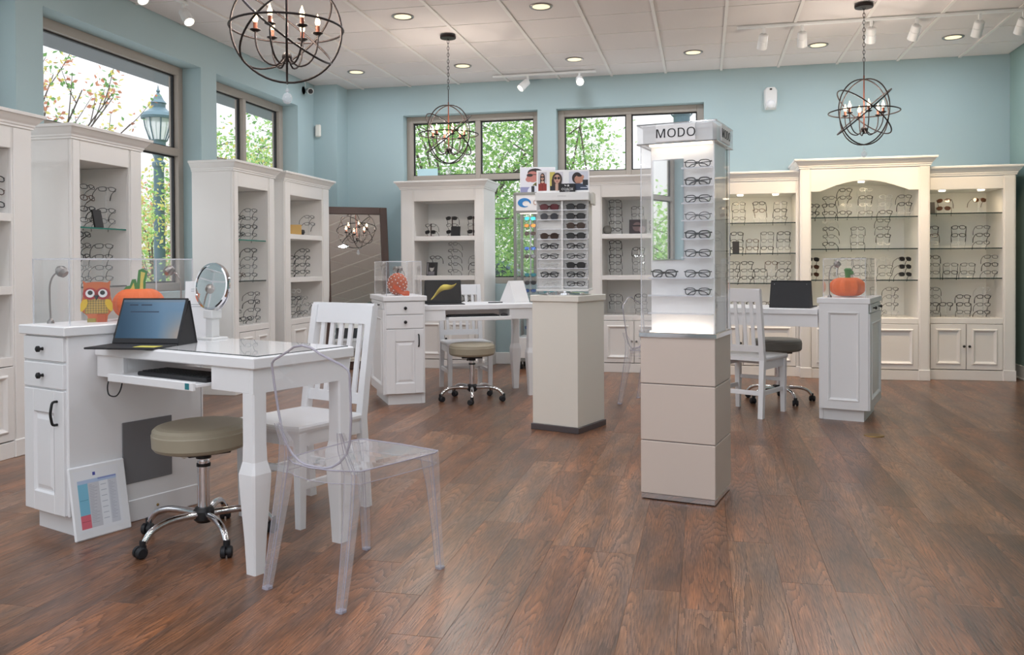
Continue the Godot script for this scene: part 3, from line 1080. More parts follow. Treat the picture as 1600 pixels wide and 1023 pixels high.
func keyboard(tr, label):
	var o = thing("keyboard", label, "keyboard", Vector3.ZERO, 0.0, "black keyboards on the trays")
	o.transform = tr
	obj("case", Mb.new().bx(-0.225, 0, -0.075, 0.225, 0.017, 0.075, 0.004), "soft_black", o)
	var k = Mb.new()
	for r in 5:
		for i in 20:
			k.bx(-0.213 + i * 0.0213, 0.017, -0.062 + r * 0.025, -0.213 + i * 0.0213 + 0.018, 0.021, -0.062 + r * 0.025 + 0.020)
	obj("keys", k, "black", o, "stuff")

func mouse(tr, label):
	var o = thing("computer_mouse", label, "mouse", Vector3.ZERO, 0.0, "black mice on the keyboard trays")
	o.transform = tr
	obj("shell", Mb.new().at(0, 0.004, 0).ball(V(0, 0.010, 0), 0.033, 16, 0.55), "soft_black", o)
	obj("wheel", Mb.new().bx(-0.003, 0.026, -0.022, 0.003, 0.0315, -0.010, 0.001), "black", o)

func laptop(at, turn, w, h, lean, screen, label, deck = true):
	# local: the screen's foot at the origin, the screen looks towards +z and leans back
	var o = thing("tablet_computer", label, "laptop", at, turn, "tablet computers on the desks")
	if deck:
		obj("keyboard_cover", Mb.new().bx(-w / 2, 0, 0.005, w / 2, 0.008, 0.19, 0.002), "soft_black", o)
	var s = obj("screen", Mb.new().bx(-w / 2, 0, -0.010, w / 2, h, 0, 0.003), "soft_black", o)
	s.position = V(0, 0.008, 0)
	s.rotation.x = -lean
	if screen != "":
		sheet(w - 0.02, h - 0.034, screen, s, "display", V(0, 0.024, 0.0008))
	var ty = h * cos(lean)
	var tz = -h * sin(lean)
	var b = Mb.new()
	b.loft([rectring(-w / 2 + 0.004, 0, w / 2 - 0.004, 0.006, 0), rectring(-w / 2 + 0.004, 0, w / 2 - 0.004, 0.006, -0.001)])
	obj("foot_plate", Mb.new().bx(-w / 2, 0, tz - 0.075, w / 2, 0.006, 0.0, 0.001), "soft_black", o)
	var p = Mb.new()
	var top = V(0, ty * 0.98, tz - 0.012)
	var bot = V(0, 0.004, tz - 0.075)
	p.loft([[V(-w / 2, bot.y, bot.z), V(w / 2, bot.y, bot.z), V(w / 2, bot.y, bot.z + 0.008), V(-w / 2, bot.y, bot.z + 0.008)], [V(-w / 2, top.y, top.z - 0.004), V(w / 2, top.y, top.z - 0.004), V(w / 2, top.y, top.z + 0.004), V(-w / 2, top.y, top.z + 0.004)]])
	for sx in [-1.0, 1.0]:
		p.face([V(sx * (w / 2 - 0.002), 0.006, 0), V(sx * (w / 2 - 0.002), bot.y, bot.z), V(sx * (w / 2 - 0.002), top.y, top.z)], V(sx, 0, 0))
	var fl = obj("stand_flap", p, "soft_black", o)
	for sx in [-1.0, 1.0]:
		obj("stud", Mb.new().at(sx * (w / 2 - 0.03), top.y - 0.018, top.z - 0.011).ball(Vector3.ZERO, 0.004, 8), "chrome", fl)
	return o

func acrylic_case(tr, label, w = 0.30, l = 0.60, h = 0.29):
	var o = thing("acrylic_case", label, "display case", Vector3.ZERO, 0.0, "clear acrylic cases on the pedestals")
	o.transform = tr
	for q in [[rectring(0, 0, w, h, 0), Vector3.BACK], [rectring(0, 0, w, h, -l), Vector3.FORWARD]]:
		var b = Mb.new()
		b.face(q[0], q[1])
		obj("pane", b, "acrylic", o)
	for x in [0.0, w]:
		var b = Mb.new()
		b.face([V(x, 0, 0), V(x, 0, -l), V(x, h, -l), V(x, h, 0)], V(1 if x > 0 else -1, 0, 0))
		obj("pane", b, "acrylic", o)
	var t = Mb.new()
	t.face([V(0, h, 0), V(w, h, 0), V(w, h, -l), V(0, h, -l)], Vector3.UP)
	obj("top_pane", t, "acrylic", o)
	var e = 0.005
	var m = Mb.new()
	for x in [0.0, w - e]:
		for z in [-l, -e]:
			m.bx(x, 0, z, x + e, h, z + e)
		m.bx(x, h - e, -l + e, x + e, h, -e)
	for z in [-l, -e]:
		m.bx(e, h - e, z, w - e, h, z + e)
	obj("edges", m, "acrylic_edge", o)
	return o

func gooseneck(at, turn, label, h = 0.24):
	var o = thing("gooseneck_lamp", label, "lamp", at, turn, "small gooseneck lamps in the acrylic cases")
	obj("base", Mb.new().lathe([Vector2(0, 0), Vector2(0.016, 0), Vector2(0.014, 0.012), Vector2(0.006, 0.022), Vector2(0, 0.022)], 14), "nickel", o)
	obj("neck", Mb.new().tube(sm([V(0, 0.015, 0), V(-0.004, h * 0.5, 0), V(-0.002, h * 0.75, 0), V(0.014, h * 0.92, 0), V(0.04, h, 0)]), 0.004, 8), "nickel", o)
	var hd = obj("head", Mb.new().lathe([Vector2(0, -0.026), Vector2(0.018, -0.026), Vector2(0.026, -0.008), Vector2(0.024, 0.008), Vector2(0.012, 0.022), Vector2(0, 0.024)], 16), "nickel", o)
	hd.position = V(0.052, h + 0.004, 0)
	hd.rotation.z = 0.9
	return o

func slat_chair(at, turn, label):
	var o = thing("slat_chair", label, "chair", at, turn, "white slat-back chairs")
	var w = 0.19
	var st = Mb.new()
	var rs = []
	for q in [[0.428, 0.0], [0.440, 0.006], [0.452, 0.006], [0.460, 0.0]]:
		rs.append([V(-w - 0.012 - q[1], q[0], -0.20), V(w + 0.012 + q[1], q[0], -0.20), V(w + 0.022 + q[1], q[0], 0.215 + q[1]), V(0.12, q[0], 0.24 + q[1]), V(-0.12, q[0], 0.24 + q[1]), V(-w - 0.022 - q[1], q[0], 0.215 + q[1])])
	obj("seat", st.loft(rs), "chair_white", o)
	var back = func(x, y):   # the rake of the back
		return -0.205 - 0.085 * pow(max(0.0, y - 0.44) / 0.54, 1.1) - 0.03 * max(0.0, 0.44 - y) / 0.44
	for s in [-1.0, 1.0]:
		var r = []
		for y in [0.0, 0.22, 0.44, 0.60, 0.78, 0.975]:
			var z = back.call(0, y)
			r.append([V(s * w - 0.019, y, z - 0.02), V(s * w + 0.019, y, z - 0.02), V(s * w + 0.019, y, z + 0.02), V(s * w - 0.019, y, z + 0.02)])
		obj("back_post", Mb.new().loft(r), "chair_white", o)
		var f = []
		for q in [[0.0, 0.017], [0.25, 0.021], [0.428, 0.022]]:
			f.append(sq(q[1], q[0], s * w, 0.19, 0.1))
		obj("leg", Mb.new().loft(f), "chair_white", o)
		obj("apron", Mb.new().bx(s * w - 0.009, 0.365, -0.185, s * w + 0.009, 0.428, 0.17), "chair_white", o)
		obj("stretcher", Mb.new().bx(s * w - 0.009, 0.17, -0.20, s * w + 0.009, 0.205, 0.172, 0.002), "chair_white", o)
	obj("apron", Mb.new().bx(-w + 0.02, 0.365, 0.181, w - 0.02, 0.428, 0.199), "chair_white", o)
	obj("stretcher", Mb.new().bx(-w + 0.012, 0.24, 0.181, w - 0.012, 0.27, 0.197, 0.002), "chair_white", o)
	obj("stretcher", Mb.new().bx(-w + 0.012, 0.17, -0.228, w - 0.012, 0.205, -0.212, 0.002), "chair_white", o)
	for q in [["top_rail", 0.885, 0.985, 0.012, 0.02], ["lower_rail", 0.50, 0.55, 0.009, -0.018]]:
		var r = []
		for y in [q[1], q[2]]:
			var z = back.call(0, y)
			r.append([V(-w - q[4], y, z - q[3]), V(w + q[4], y, z - q[3]), V(w + q[4], y, z + q[3]), V(-w - q[4], y, z + q[3])])
		obj(q[0], Mb.new().loft(r), "chair_white", o)
	for i in 5:
		var x = -w + (i + 1) * 2 * w / 6.0
		var r = []
		for y in [0.545, 0.70, 0.89]:
			var z = back.call(0, y)
			r.append([V(x - 0.013, y, z - 0.006), V(x + 0.013, y, z - 0.006), V(x + 0.013, y, z + 0.006), V(x - 0.013, y, z + 0.006)])
		obj("slat", Mb.new().loft(r), "chair_white", o)
	return o

func ghost_chair(at, turn, label):
	var o = thing("ghost_chair", label, "chair", at, turn, "clear acrylic chairs")
	# seat with a turned-down rim
	var outline = []
	for q in [[-0.19, -0.17], [-0.10, -0.215], [0.0, -0.23], [0.10, -0.215], [0.19, -0.17], [0.205, 0.0], [0.215, 0.2], [0.20, 0.235], [0.0, 0.245], [-0.20, 0.235], [-0.215, 0.2], [-0.205, 0.0]]:
		outline.append(Vector2(q[0], q[1]))
	var sag = func(p):
		return 0.458 - 0.018 * max(0.0, 1.0 - pow(p.x / 0.2, 2)) * max(0.0, 1.0 - pow(p.y / 0.24, 2))
	var s = Mb.new()
	for i in outline.size():
		var a = outline[i]
		var b = outline[(i + 1) % outline.size()]
		for k in 3:
			var f0 = 1.0 - k / 3.0
			var f1 = 1.0 - (k + 1) / 3.0
			var pts = []
			for q in [a * f0, b * f0, b * f1, a * f1]:
				pts.append(V(q.x, sag.call(q), q.y))
			s.face(pts, Vector3.UP)
		s.face([V(a.x, 0.458, a.y), V(b.x, 0.458, b.y), V(b.x * 0.985, 0.412, b.y * 0.985), V(a.x * 0.985, 0.412, a.y * 0.985)], V(a.x + b.x, 0, a.y + b.y))
	obj("seat", s, "ghost", o)
	obj("seat_edge", Mb.new().tube(outline.map(func(p): return V(p.x, 0.458, p.y)), 0.003, 6, true).tube(outline.map(func(p): return V(p.x * 0.985, 0.412, p.y * 0.985)), 0.0015, 5, true), "ghost_edge", o)
	# back: shield with a low gable, leaning and curved
	var hw = [[0.457, 0.045], [0.466, 0.085], [0.486, 0.122], [0.518, 0.155], [0.56, 0.174], [0.64, 0.188], [0.73, 0.196], [0.80, 0.200], [0.815, 0.197]]
	var zz = func(x, y):
		return -0.205 - 0.055 * (y - 0.45) / 0.45 + 0.5 * x * x
	var lf = []
	var rt = []
	for q in hw:
		rt.append(Vector2(q[1], q[0]))
		lf.append(Vector2(-q[1], q[0]))
	var gable = [Vector2(0.180, 0.829), Vector2(0.085, 0.866), Vector2(0.045, 0.886), Vector2(0.0, 0.893), Vector2(-0.045, 0.886), Vector2(-0.085, 0.866), Vector2(-0.180, 0.829)]
	lf.reverse()
	var poly = rt + gable + lf
	var bk = Mb.new()
	var mid = Vector2(0, 0.68)
	for i in poly.size():
		var a = poly[i]
		var b = poly[(i + 1) % poly.size()]
		for k in 3:
			var f0 = 1.0 - k / 3.0
			var f1 = 1.0 - (k + 1) / 3.0
			var pts = []
			for q in [mid + (a - mid) * f0, mid + (b - mid) * f0, mid + (b - mid) * f1, mid + (a - mid) * f1]:
				pts.append(V(q.x, q.y, zz.call(q.x, q.y)))
			if k == 2:
				pts.remove_at(3)
			bk.face([pts[0], pts[1], pts[2]], Vector3.BACK)
			if k < 2:
				bk.face([pts[0], pts[2], pts[3]], Vector3.BACK)
	obj("back", bk, "ghost", o)
	obj("back_edge", Mb.new().tube(poly.map(func(p): return V(p.x, p.y, zz.call(p.x, p.y))), 0.0045, 6, true), "ghost_edge", o)
	for sx in [-1.0, 1.0]:
		var f = []
		for q in [[0.0, 0.014, 0.197, 0.247], [0.15, 0.016, 0.192, 0.236], [0.32, 0.021, 0.187, 0.222], [0.43, 0.029, 0.183, 0.208], [0.458, 0.028, 0.185, 0.205]]:
			f.append(sq(q[1], q[0], sx * q[2], q[3], 0.3))
		obj("leg", Mb.new().loft(f), "ghost", o)
		var e = []
		for k in [2, 3, 4, 7]:
			e.append(f.map(func(r): return r[k]))
		var em = Mb.new()
		for q in e:
			em.tube(q, 0.0013, 5)
		em.loft([sq(0.0142, 0.0, sx * 0.197, 0.247, 0.3), sq(0.0142, 0.008, sx * 0.197, 0.247, 0.3)])
		obj("leg_edge", em, "ghost_edge", o)
		var r = []
		for q in [[0.0, 0.015, 0.190, -0.265], [0.15, 0.018, 0.186, -0.235], [0.32, 0.022, 0.180, -0.205], [0.45, 0.026, 0.172, -0.185], [0.53, 0.020, 0.152, -0.205], [0.60, 0.010, 0.162, -0.235]]:
			r.append(sq(q[1], q[0], sx * q[2], q[3], 0.3))
		obj("leg", Mb.new().loft(r), "ghost", o)
		em = Mb.new()
		for k in [0, 2, 4, 7]:
			em.tube(r.map(func(g): return g[k]), 0.0013, 5)
		em.loft([sq(0.0152, 0.0, sx * 0.190, -0.265, 0.3), sq(0.0152, 0.008, sx * 0.190, -0.265, 0.3)])
		obj("leg_edge", em, "ghost_edge", o)
	return o

func stool(at, turn, h, m, label, tilt = 0.0):
	var o = thing("rolling_stool", label, "stool", at, turn, "round rolling stools at the desks")
	var r = 0.202
	var s = obj("seat", Mb.new().lathe([Vector2(0, h - 0.105), Vector2(r - 0.03, h - 0.105), Vector2(r - 0.012, h - 0.098), Vector2(r - 0.003, h - 0.085), Vector2(r - 0.001, h - 0.035), Vector2(r - 0.004, h - 0.030), Vector2(r - 0.006, h - 0.016), Vector2(r - 0.018, h - 0.005), Vector2(r - 0.04, h), Vector2(0, h + 0.002)], 40), m, o)
	s.rotation.x = tilt
	obj("seat_plate", Mb.new().bx(-0.09, h - 0.125, -0.09, 0.09, h - 0.105, 0.09, 0.004).cyl(0, h - 0.15, h - 0.105, 0, 0.032), "black", o)
	obj("lever", Mb.new().tube([V(-0.03, h - 0.135, 0.0), V(-0.10, h - 0.14, 0.03), V(-0.14, h - 0.16, 0.04)], [0.004, 0.004, 0.011], 6), "black", o)
	obj("column", Mb.new().cyl(0, 0.12, h - 0.16, 0, 0.025, 20).cyl(0, h - 0.19, h - 0.13, 0, 0.017, 16), "chrome", o)
	obj("hub", Mb.new().lathe([Vector2(0, 0.075), Vector2(0.030, 0.075), Vector2(0.045, 0.09), Vector2(0.045, 0.125), Vector2(0.034, 0.14), Vector2(0, 0.14)], 20), "black", o)
	obj("collar", Mb.new().cyl(0, h - 0.185, h - 0.172, 0, 0.029, 16), "black", o)
	for i in 5:
		var a = TAU * i / 5
		var d = V(cos(a), 0, sin(a))
		var lg = obj("leg", Mb.new().tube(sm([d * 0.04 + V(0, 0.112, 0), d * 0.14 + V(0, 0.118, 0), d * 0.20 + V(0, 0.112, 0), d * 0.245 + V(0, 0.095, 0), d * 0.272 + V(0, 0.068, 0), d * 0.284 + V(0, 0.05, 0)], 3), sm([0.017, 0.015, 0.0145, 0.014, 0.0135, 0.013], 3), 10), "chrome", o)
		var c = Mb.new()
		c.at(d.x * 0.285, 0.0, d.z * 0.285, rng.randf() * TAU)
		c.cyl(0, 0.03, 0.068, 0, 0.014, 10)
		var keep = c.t
		c.t = keep * Transform3D(Basis(Vector3.FORWARD, PI / 2), V(0, 0.024, 0.012))
		c.lathe([Vector2(0, -0.024), Vector2(0.018, -0.024), Vector2(0.024, -0.019), Vector2(0.024, -0.005), Vector2(0.014, -0.003), Vector2(0.014, 0.003), Vector2(0.024, 0.005), Vector2(0.024, 0.019), Vector2(0.018, 0.024), Vector2(0, 0.024)], 16)
		obj("caster", c, "rubber", lg)
	return o

# ---------------------------------------------------------------- towers and pedestals
func folded(k):   # eyeglasses with the temples folded behind the lenses
	var key = k + "_folded"
	if not protos.has(key):
		var q = LOOK[k]
		var o = make_glasses(k)
		for ch in o.get_children():
			if ch.name.begins_with("temple"):
				o.remove_child(ch)
				ch.free()
		var w = 2 * q[1] + 0.0085 + 0.006
		var b = q[2]
		for s in [-1.0, 1.0]:
			obj("temple", Mb.new().tube([V(s * w, b * 0.6, -0.013), V(s * w, b * 0.55, -0.019 - 0.003 * s), V(s * w * 0.2, b * 0.35, -0.022 - 0.003 * s), V(-s * w * 0.5, -b * 0.1, -0.022 - 0.003 * s), V(-s * w * 0.8, -b * 0.95, -0.021 - 0.003 * s)], [q[4] * 1.1, q[4], q[4], q[4] * 1.1, q[4] * 1.3], 5), q[5], o)
		protos[key] = o
	return key

func folded_pair(k, at, yaw, label, group):
	var key = folded(k)
	var o = protos[key].duplicate()
	o.name = numbered("sunglasses" if k in "SABRTOU" else "eyeglasses")
	add_child(o)
	o.position = at
	o.rotation.y = yaw
	return tag(o, label, "sunglasses" if k in "SABRTOU" else "eyeglasses", group)

func white_tower():
	var th = deg_to_rad(-13.0)
	var o = thing("display_tower", "tall white eyewear tower with a clear case and lettered header", "display tower", V(0.051, 0, -4.208), th)
	var w = -0.372
	var d = -0.365
	obj("foot", Mb.new().bx(w + 0.01, 0, d + 0.01, -0.01, 0.006, -0.01), "black", o)
	obj("plinth", Mb.new().bx(w + 0.002, 0.004, d + 0.002, -0.002, 0.030, -0.002, 0.002), "chrome", o)
	for q in [[0.031, 0.293], [0.297, 0.576], [0.580, 0.808]]:
		obj("tier", Mb.new().bx(w, q[0], d, 0, q[1], 0, 0.003), "beige", o)
	obj("core", Mb.new().bx(w + 0.006, 0.03, d + 0.006, -0.006, 0.81, -0.006), "steel_dark", o)
	obj("band", Mb.new().bx(w - 0.006, 0.808, d - 0.006, 0.006, 0.834, 0.006, 0.003), "chrome", o)
	# inner column with shelves
	obj("column", Mb.new().bx(-0.334, 0.834, -0.31, -0.013, 1.764, -0.062, 0.002), "bright_white", o)
	for y in [1.640, 1.553, 1.469, 1.384, 1.294, 1.204]:
		var s = obj("ledge", Mb.new().bx(-0.165, y - 0.004, -0.061, -0.013, y, -0.006), "acrylic", o)
		obj("lip", Mb.new().bx(-0.165, y - 0.004, -0.0062, -0.013, y + 0.003, -0.004), "acrylic_edge", s)
	for y in [1.104, 1.017, 0.929]:
		var s = obj("ledge", Mb.new().bx(-0.334, y - 0.004, -0.061, -0.013, y, -0.006), "crystal", o)
		obj("lip", Mb.new().bx(-0.334, y - 0.004, -0.0062, -0.013, y + 0.003, -0.004), "acrylic_edge", s)
	var mr = obj("mirror", Mb.new().bx(-0.320, 1.196, -0.061, -0.168, 1.690, -0.054), "mirror", o)
	obj("mirror_rim", Mb.new().bx(-0.323, 1.193, -0.061, -0.318, 1.693, -0.052).bx(-0.170, 1.193, -0.061, -0.165, 1.693, -0.052).bx(-0.318, 1.193, -0.061, -0.170, 1.198, -0.052).bx(-0.318, 1.688, -0.061, -0.170, 1.693, -0.052), "chrome", mr)
	obj("side_mirror", Mb.new().bx(-0.010, 0.84, -0.318, -0.004, 1.76, -0.305), "glass_edge", o)
	for q in [[rectring(w + 0.004, 0.834, -0.004, 1.764, -0.004), Vector3.BACK], [rectring(w + 0.004, 0.834, -0.004, 1.764, d + 0.004), Vector3.FORWARD]]:
		var b = Mb.new()
		b.face(q[0], q[1])
		obj("clear_side", b, "acrylic", o)
	for x in [w + 0.004, -0.004]:
		var b = Mb.new()
		b.face([V(x, 0.834, -0.004), V(x, 0.834, d + 0.004), V(x, 1.764, d + 0.004), V(x, 1.764, -0.004)], V(1 if x > -0.1 else -1, 0, 0))
		obj("clear_side", b, "acrylic", o)
	var e = Mb.new()
	for x in [w + 0.002, -0.006]:
		for z in [d + 0.002, -0.006]:
			e.bx(x, 0.834, z, x + 0.004, 1.764, z + 0.004)
	obj("case_edges", e, "acrylic_edge", o)
	obj("unseen_led_strip", Mb.new().bx(-0.33, 1.757, -0.045, -0.02, 1.762, -0.020), "puck_glow", o)  # unseen strip under the header, placed to light the column front
	area_light("unseen_led_lamp", o, V(-0.175, 1.754, -0.030), Vector2(0.30, 0.02), 0.006, Color("fff4ea"))
	area_light("unseen_base_lamp", o, V(-0.175, 0.842, -0.030), Vector2(0.30, 0.02), 0.005, Color("ffe8d0"), Vector3.UP)  # unseen strip at the case floor, warms the lower ledges
	obj("unseen_base_strip", Mb.new().bx(-0.33, 0.834, -0.045, -0.02, 0.839, -0.020), "puck_glow", o)
	var h = obj("header", Mb.new().bx(w + 0.012, 1.768, d + 0.012, -0.012, 1.858, -0.012, 0.002), "trim_white", o)
	obj("header_shell", Mb.new().bx(w - 0.012, 1.762, d - 0.012, 0.012, 1.864, 0.012, 0.006), "acrylic_thick", h)
	var rimm = Mb.new()
	for y in [1.762, 1.858]:
		rimm.bx(w - 0.013, y, 0.008, 0.013, y + 0.006, 0.013, 0.001).bx(w - 0.013, y, d - 0.013, 0.013, y + 0.006, d - 0.008, 0.001).bx(w - 0.013, y, d - 0.008, w - 0.008, y + 0.006, 0.008, 0.001).bx(0.008, y, d - 0.008, 0.013, y + 0.006, 0.008, 0.001)
	obj("header_edges", rimm, "chrome", h)
	for s in 2:
		var pl = obj("name_plate", Mb.new().bx(-0.098, -0.041, 0, 0.098, 0.041, 0.004, 0.001), "paper", o)
		pl.position = V(w / 2 - 0.002, 1.812, 0.0125) if s == 0 else V(0.0125, 1.812, d / 2)
		pl.rotation.y = 0.0 if s == 0 else PI / 2
		letters("MODO", 0.060, 0.002, "soft_black", pl, V(0, 0, 0.0045), "lettering", "Droid Sans", 1.12)
	var names = ["top", "second", "third", "fourth", "fifth", "sixth"]
	var kk = "mkmgkm"
	var ys = [1.640, 1.553, 1.469, 1.384, 1.294, 1.204]
	var tr = o.transform
	for i in 6:
		folded_pair(kk[i], tr * V(-0.088, ys[i] + 0.0205, -0.014), th, "%s on the %s ledge right of the white tower's mirror" % [LOOK[kk[i]][0], names[i]], "glasses on the white tower")
	folded_pair("k", tr * V(-0.255, 1.104 + 0.0205, -0.014), th, "black rimmed eyeglasses alone below the white tower's mirror", "glasses on the white tower")
	folded_pair("m", tr * V(-0.090, 1.104 + 0.0205, -0.014), th, "thin dark eyeglasses right of the pair below the white tower's mirror", "glasses on the white tower")
	folded_pair("m", tr * V(-0.090, 1.017 + 0.0205, -0.014), th, "lowest thin dark eyeglasses on the white tower, above two empty ledges", "glasses on the white tower")

func poster_tower():
	var th = deg_to_rad(-20.5)
	var o = thing("pedestal", "cream square pedestal with a thick cap and dark steel foot", "pedestal", V(-0.854, 0, -5.837), th)
	obj("foot", Mb.new().bx(-0.378, 0, -0.41, 0.010, 0.042, 0.010, 0.002), "steel_dark", o)
	obj("shaft", Mb.new().bx(-0.368, 0.042, -0.40, 0, 0.915, 0, 0.003), "cream", o)
	obj("cap", Mb.new().bx(-0.380, 0.912, -0.412, 0.012, 0.957, 0.012, 0.004), "cream", o)
	th = deg_to_rad(2.0)
	var t = thing("display_tower", "white rotating sunglasses tower with portrait posters on top", "display tower", V(-0.98, 0.957, -6.085), th)
	obj("turntable", Mb.new().lathe([Vector2(0, 0), Vector2(0.14, 0), Vector2(0.14, 0.014), Vector2(0.05, 0.016), Vector2(0.05, 0.034), Vector2(0, 0.034)], 28), "chrome", t)
	var w = 0.182
	var y0 = 0.034
	var hh = 0.666
	obj("body", Mb.new().bx(-w, y0, -0.16, w, hh, 0.10, 0.002), "trim_white", t)
	obj("base_tray", Mb.new().bx(-w - 0.004, y0 - 0.006, -0.17, w + 0.004, y0 + 0.008, 0.162, 0.002), "trim_white", t)
	obj("divider", Mb.new().bx(-0.006, y0, 0.10, 0.006, hh, 0.155), "trim_white", t)
	for x in [-w, w - 0.004]:
		obj("clear_side", Mb.new().bx(x, y0, 0.10, x + 0.004, hh, 0.158), "acrylic_thick", t)
	var hd = obj("header", Mb.new().bx(-w - 0.008, hh, -0.17, w + 0.008, 0.725, 0.168, 0.003), "trim_white", t)
	obj("rear_sign", Mb.new().bx(w + 0.008, hh - 0.02, -0.12, w + 0.03, 0.73, 0.06, 0.002), "cream", hd)
	var rows = [1.584, 1.517, 1.45, 1.379, 1.308, 1.238, 1.172, 1.107, 1.043]
	var lk = "RA-Bkmckc"
	var rk = "SSBSkmSkm"
	for i in 9:
		var y = rows[i] - 0.957 - 0.028
		for s in [[-w + 0.004, -0.006], [0.006, w - 0.004]]:
			var l = obj("ledge", Mb.new().bx(s[0], y - 0.003, 0.10, s[1], y, 0.15), "acrylic", t)
			obj("lip", Mb.new().bx(s[0], y - 0.003, 0.15, s[1], y + 0.004, 0.1515), "acrylic_edge", l)
	# posters
	var bd = obj("poster_board", Mb.new().bx(-w - 0.006, 0.725, 0.100, w + 0.006, 0.886, 0.108, 0.001), "paper", t)
	printed("portrait_red", picture(60, 150, "c9c6cb", [["e", 0.5, 0.32, 0.30, 0.28, "35231d"], ["r", 0.22, 0.3, 0.56, 0.3, "35231d"], ["e", 0.48, 0.27, 0.20, 0.16, "b98a74"], ["e", 0.38, 0.25, 0.11, 0.045, "1d1816"], ["e", 0.6, 0.25, 0.11, 0.045, "1d1816"], ["e", 0.5, 0.95, 0.5, 0.45, "8e2f28"], ["r", 0.0, 0.62, 1.0, 0.38, "8e2f28"], ["e", 0.5, 0.52, 0.18, 0.06, "d6b9a4"], ["r", 0.47, 0.62, 0.06, 0.38, "6d211d"]]))
	printed("portrait_hair", picture(110, 150, "d7d4dc", [["r", 0.0, 0.0, 0.4, 1.0, "cdbf62"], ["e", 0.55, 0.40, 0.38, 0.36, "3c2c26"], ["r", 0.15, 0.4, 0.75, 0.6, "3c2c26"], ["e", 0.55, 0.38, 0.24, 0.24, "c79a86"], ["e", 0.43, 0.33, 0.10, 0.075, "2a1d1c"], ["e", 0.67, 0.33, 0.10, 0.075, "2a1d1c"], ["e", 0.55, 0.5, 0.07, 0.025, "a5574f"], ["r", 0.42, 0.62, 0.22, 0.38, "c9a490"], ["r", 0.02, 0.75, 0.35, 0.25, "20252a"]]))
	printed("portrait_up", picture(150, 150, "d4d6e0", [["e", 0.42, 0.34, 0.26, 0.30, "2d2320"], ["e", 0.52, 0.42, 0.24, 0.22, "c08d76"], ["e", 0.66, 0.30, 0.13, 0.12, "c08d76"], ["e", 0.55, 0.22, 0.13, 0.06, "1b1614"], ["e", 0.34, 0.42, 0.06, 0.08, "b4806c"], ["r", 0.36, 0.55, 0.22, 0.18, "b4806c"], ["e", 0.45, 0.95, 0.55, 0.32, "343f54"], ["r", 0.72, 0.45, 0.28, 0.3, "2a2d33"], ["r", 0.6, 0.85, 0.4, 0.05, "b9bfcb"]]))
	sheet(0.060, 0.132, "portrait_red", bd, "portrait_print", V(-0.145, 0.741, 0.1092))
	sheet(0.095, 0.132, "portrait_hair", bd, "portrait_print", V(-0.045, 0.741, 0.1092))
	sheet(0.135, 0.132, "portrait_up", bd, "portrait_print", V(0.112, 0.741, 0.1092))
	var pl = obj("brand_plate", Mb.new().bx(-0.056, 0.0, 0.0, 0.056, 0.060, 0.004, 0.001), "soft_black", t)
	pl.position = V(0.035, 0.727, 0.125)
	letters("COACH", 0.0215, 0.001, "paper", pl, V(0, 0.0215, 0.0042), "lettering", "Droid Serif", 1.12)
	letters("NEW YORK", 0.0065, 0.001, "paper", pl, V(0, 0.0075, 0.0042), "small_lettering", "Droid Sans", 1.0)
	var cg = Mb.new()     # little horse-drawn carriage above the word
	cg.at(-0.002, 0.043, 0.0042)
	cg.bx(0.004, 0, 0, 0.014, 0.007, 0.001).bx(0.003, 0.006, 0, 0.015, 0.008, 0.001).bx(-0.006, 0.003, 0, 0.004, 0.0035, 0.001).bx(-0.016, 0.002, 0, -0.006, 0.006, 0.001).bx(-0.017, 0.005, 0, -0.014, 0.010, 0.001).bx(-0.015, -0.003, 0, -0.0142, 0.002, 0.001).bx(-0.008, -0.003, 0, -0.0072, 0.002, 0.001)
	cg.tube(rim(0, 0.0035, 0.0035, 2.0, 12).map(func(p): return V(p.x + 0.006, p.y - 0.001, 0.0005)), 0.0005, 4, true).tube(rim(0, 0.0035, 0.0035, 2.0, 12).map(func(p): return V(p.x + 0.013, p.y - 0.001, 0.0005)), 0.0005, 4, true)
	obj("carriage_emblem", cg, "paper", pl)
	letters("EYEWEAR", 0.011, 0.0006, "cabinet_grey", hd, V(0.0, 0.697, 0.1685), "lettering", "Droid Serif", 1.1)
	var nm = ["top", "second", "third", "fourth", "fifth", "sixth", "seventh", "eighth", "lowest"]
	for i in 9:
		for s in 2:
			var k = (lk if s == 0 else rk)[i]
			if k == "-":
				continue
			folded_pair(k, t.transform * V([-0.094, 0.094][s], rows[i] - 0.957 - 0.005, 0.138), th, "%s in the %s row, %s column of the poster tower" % [LOOK[k][0], nm[i], ["left", "right"][s]], "glasses on the poster tower")

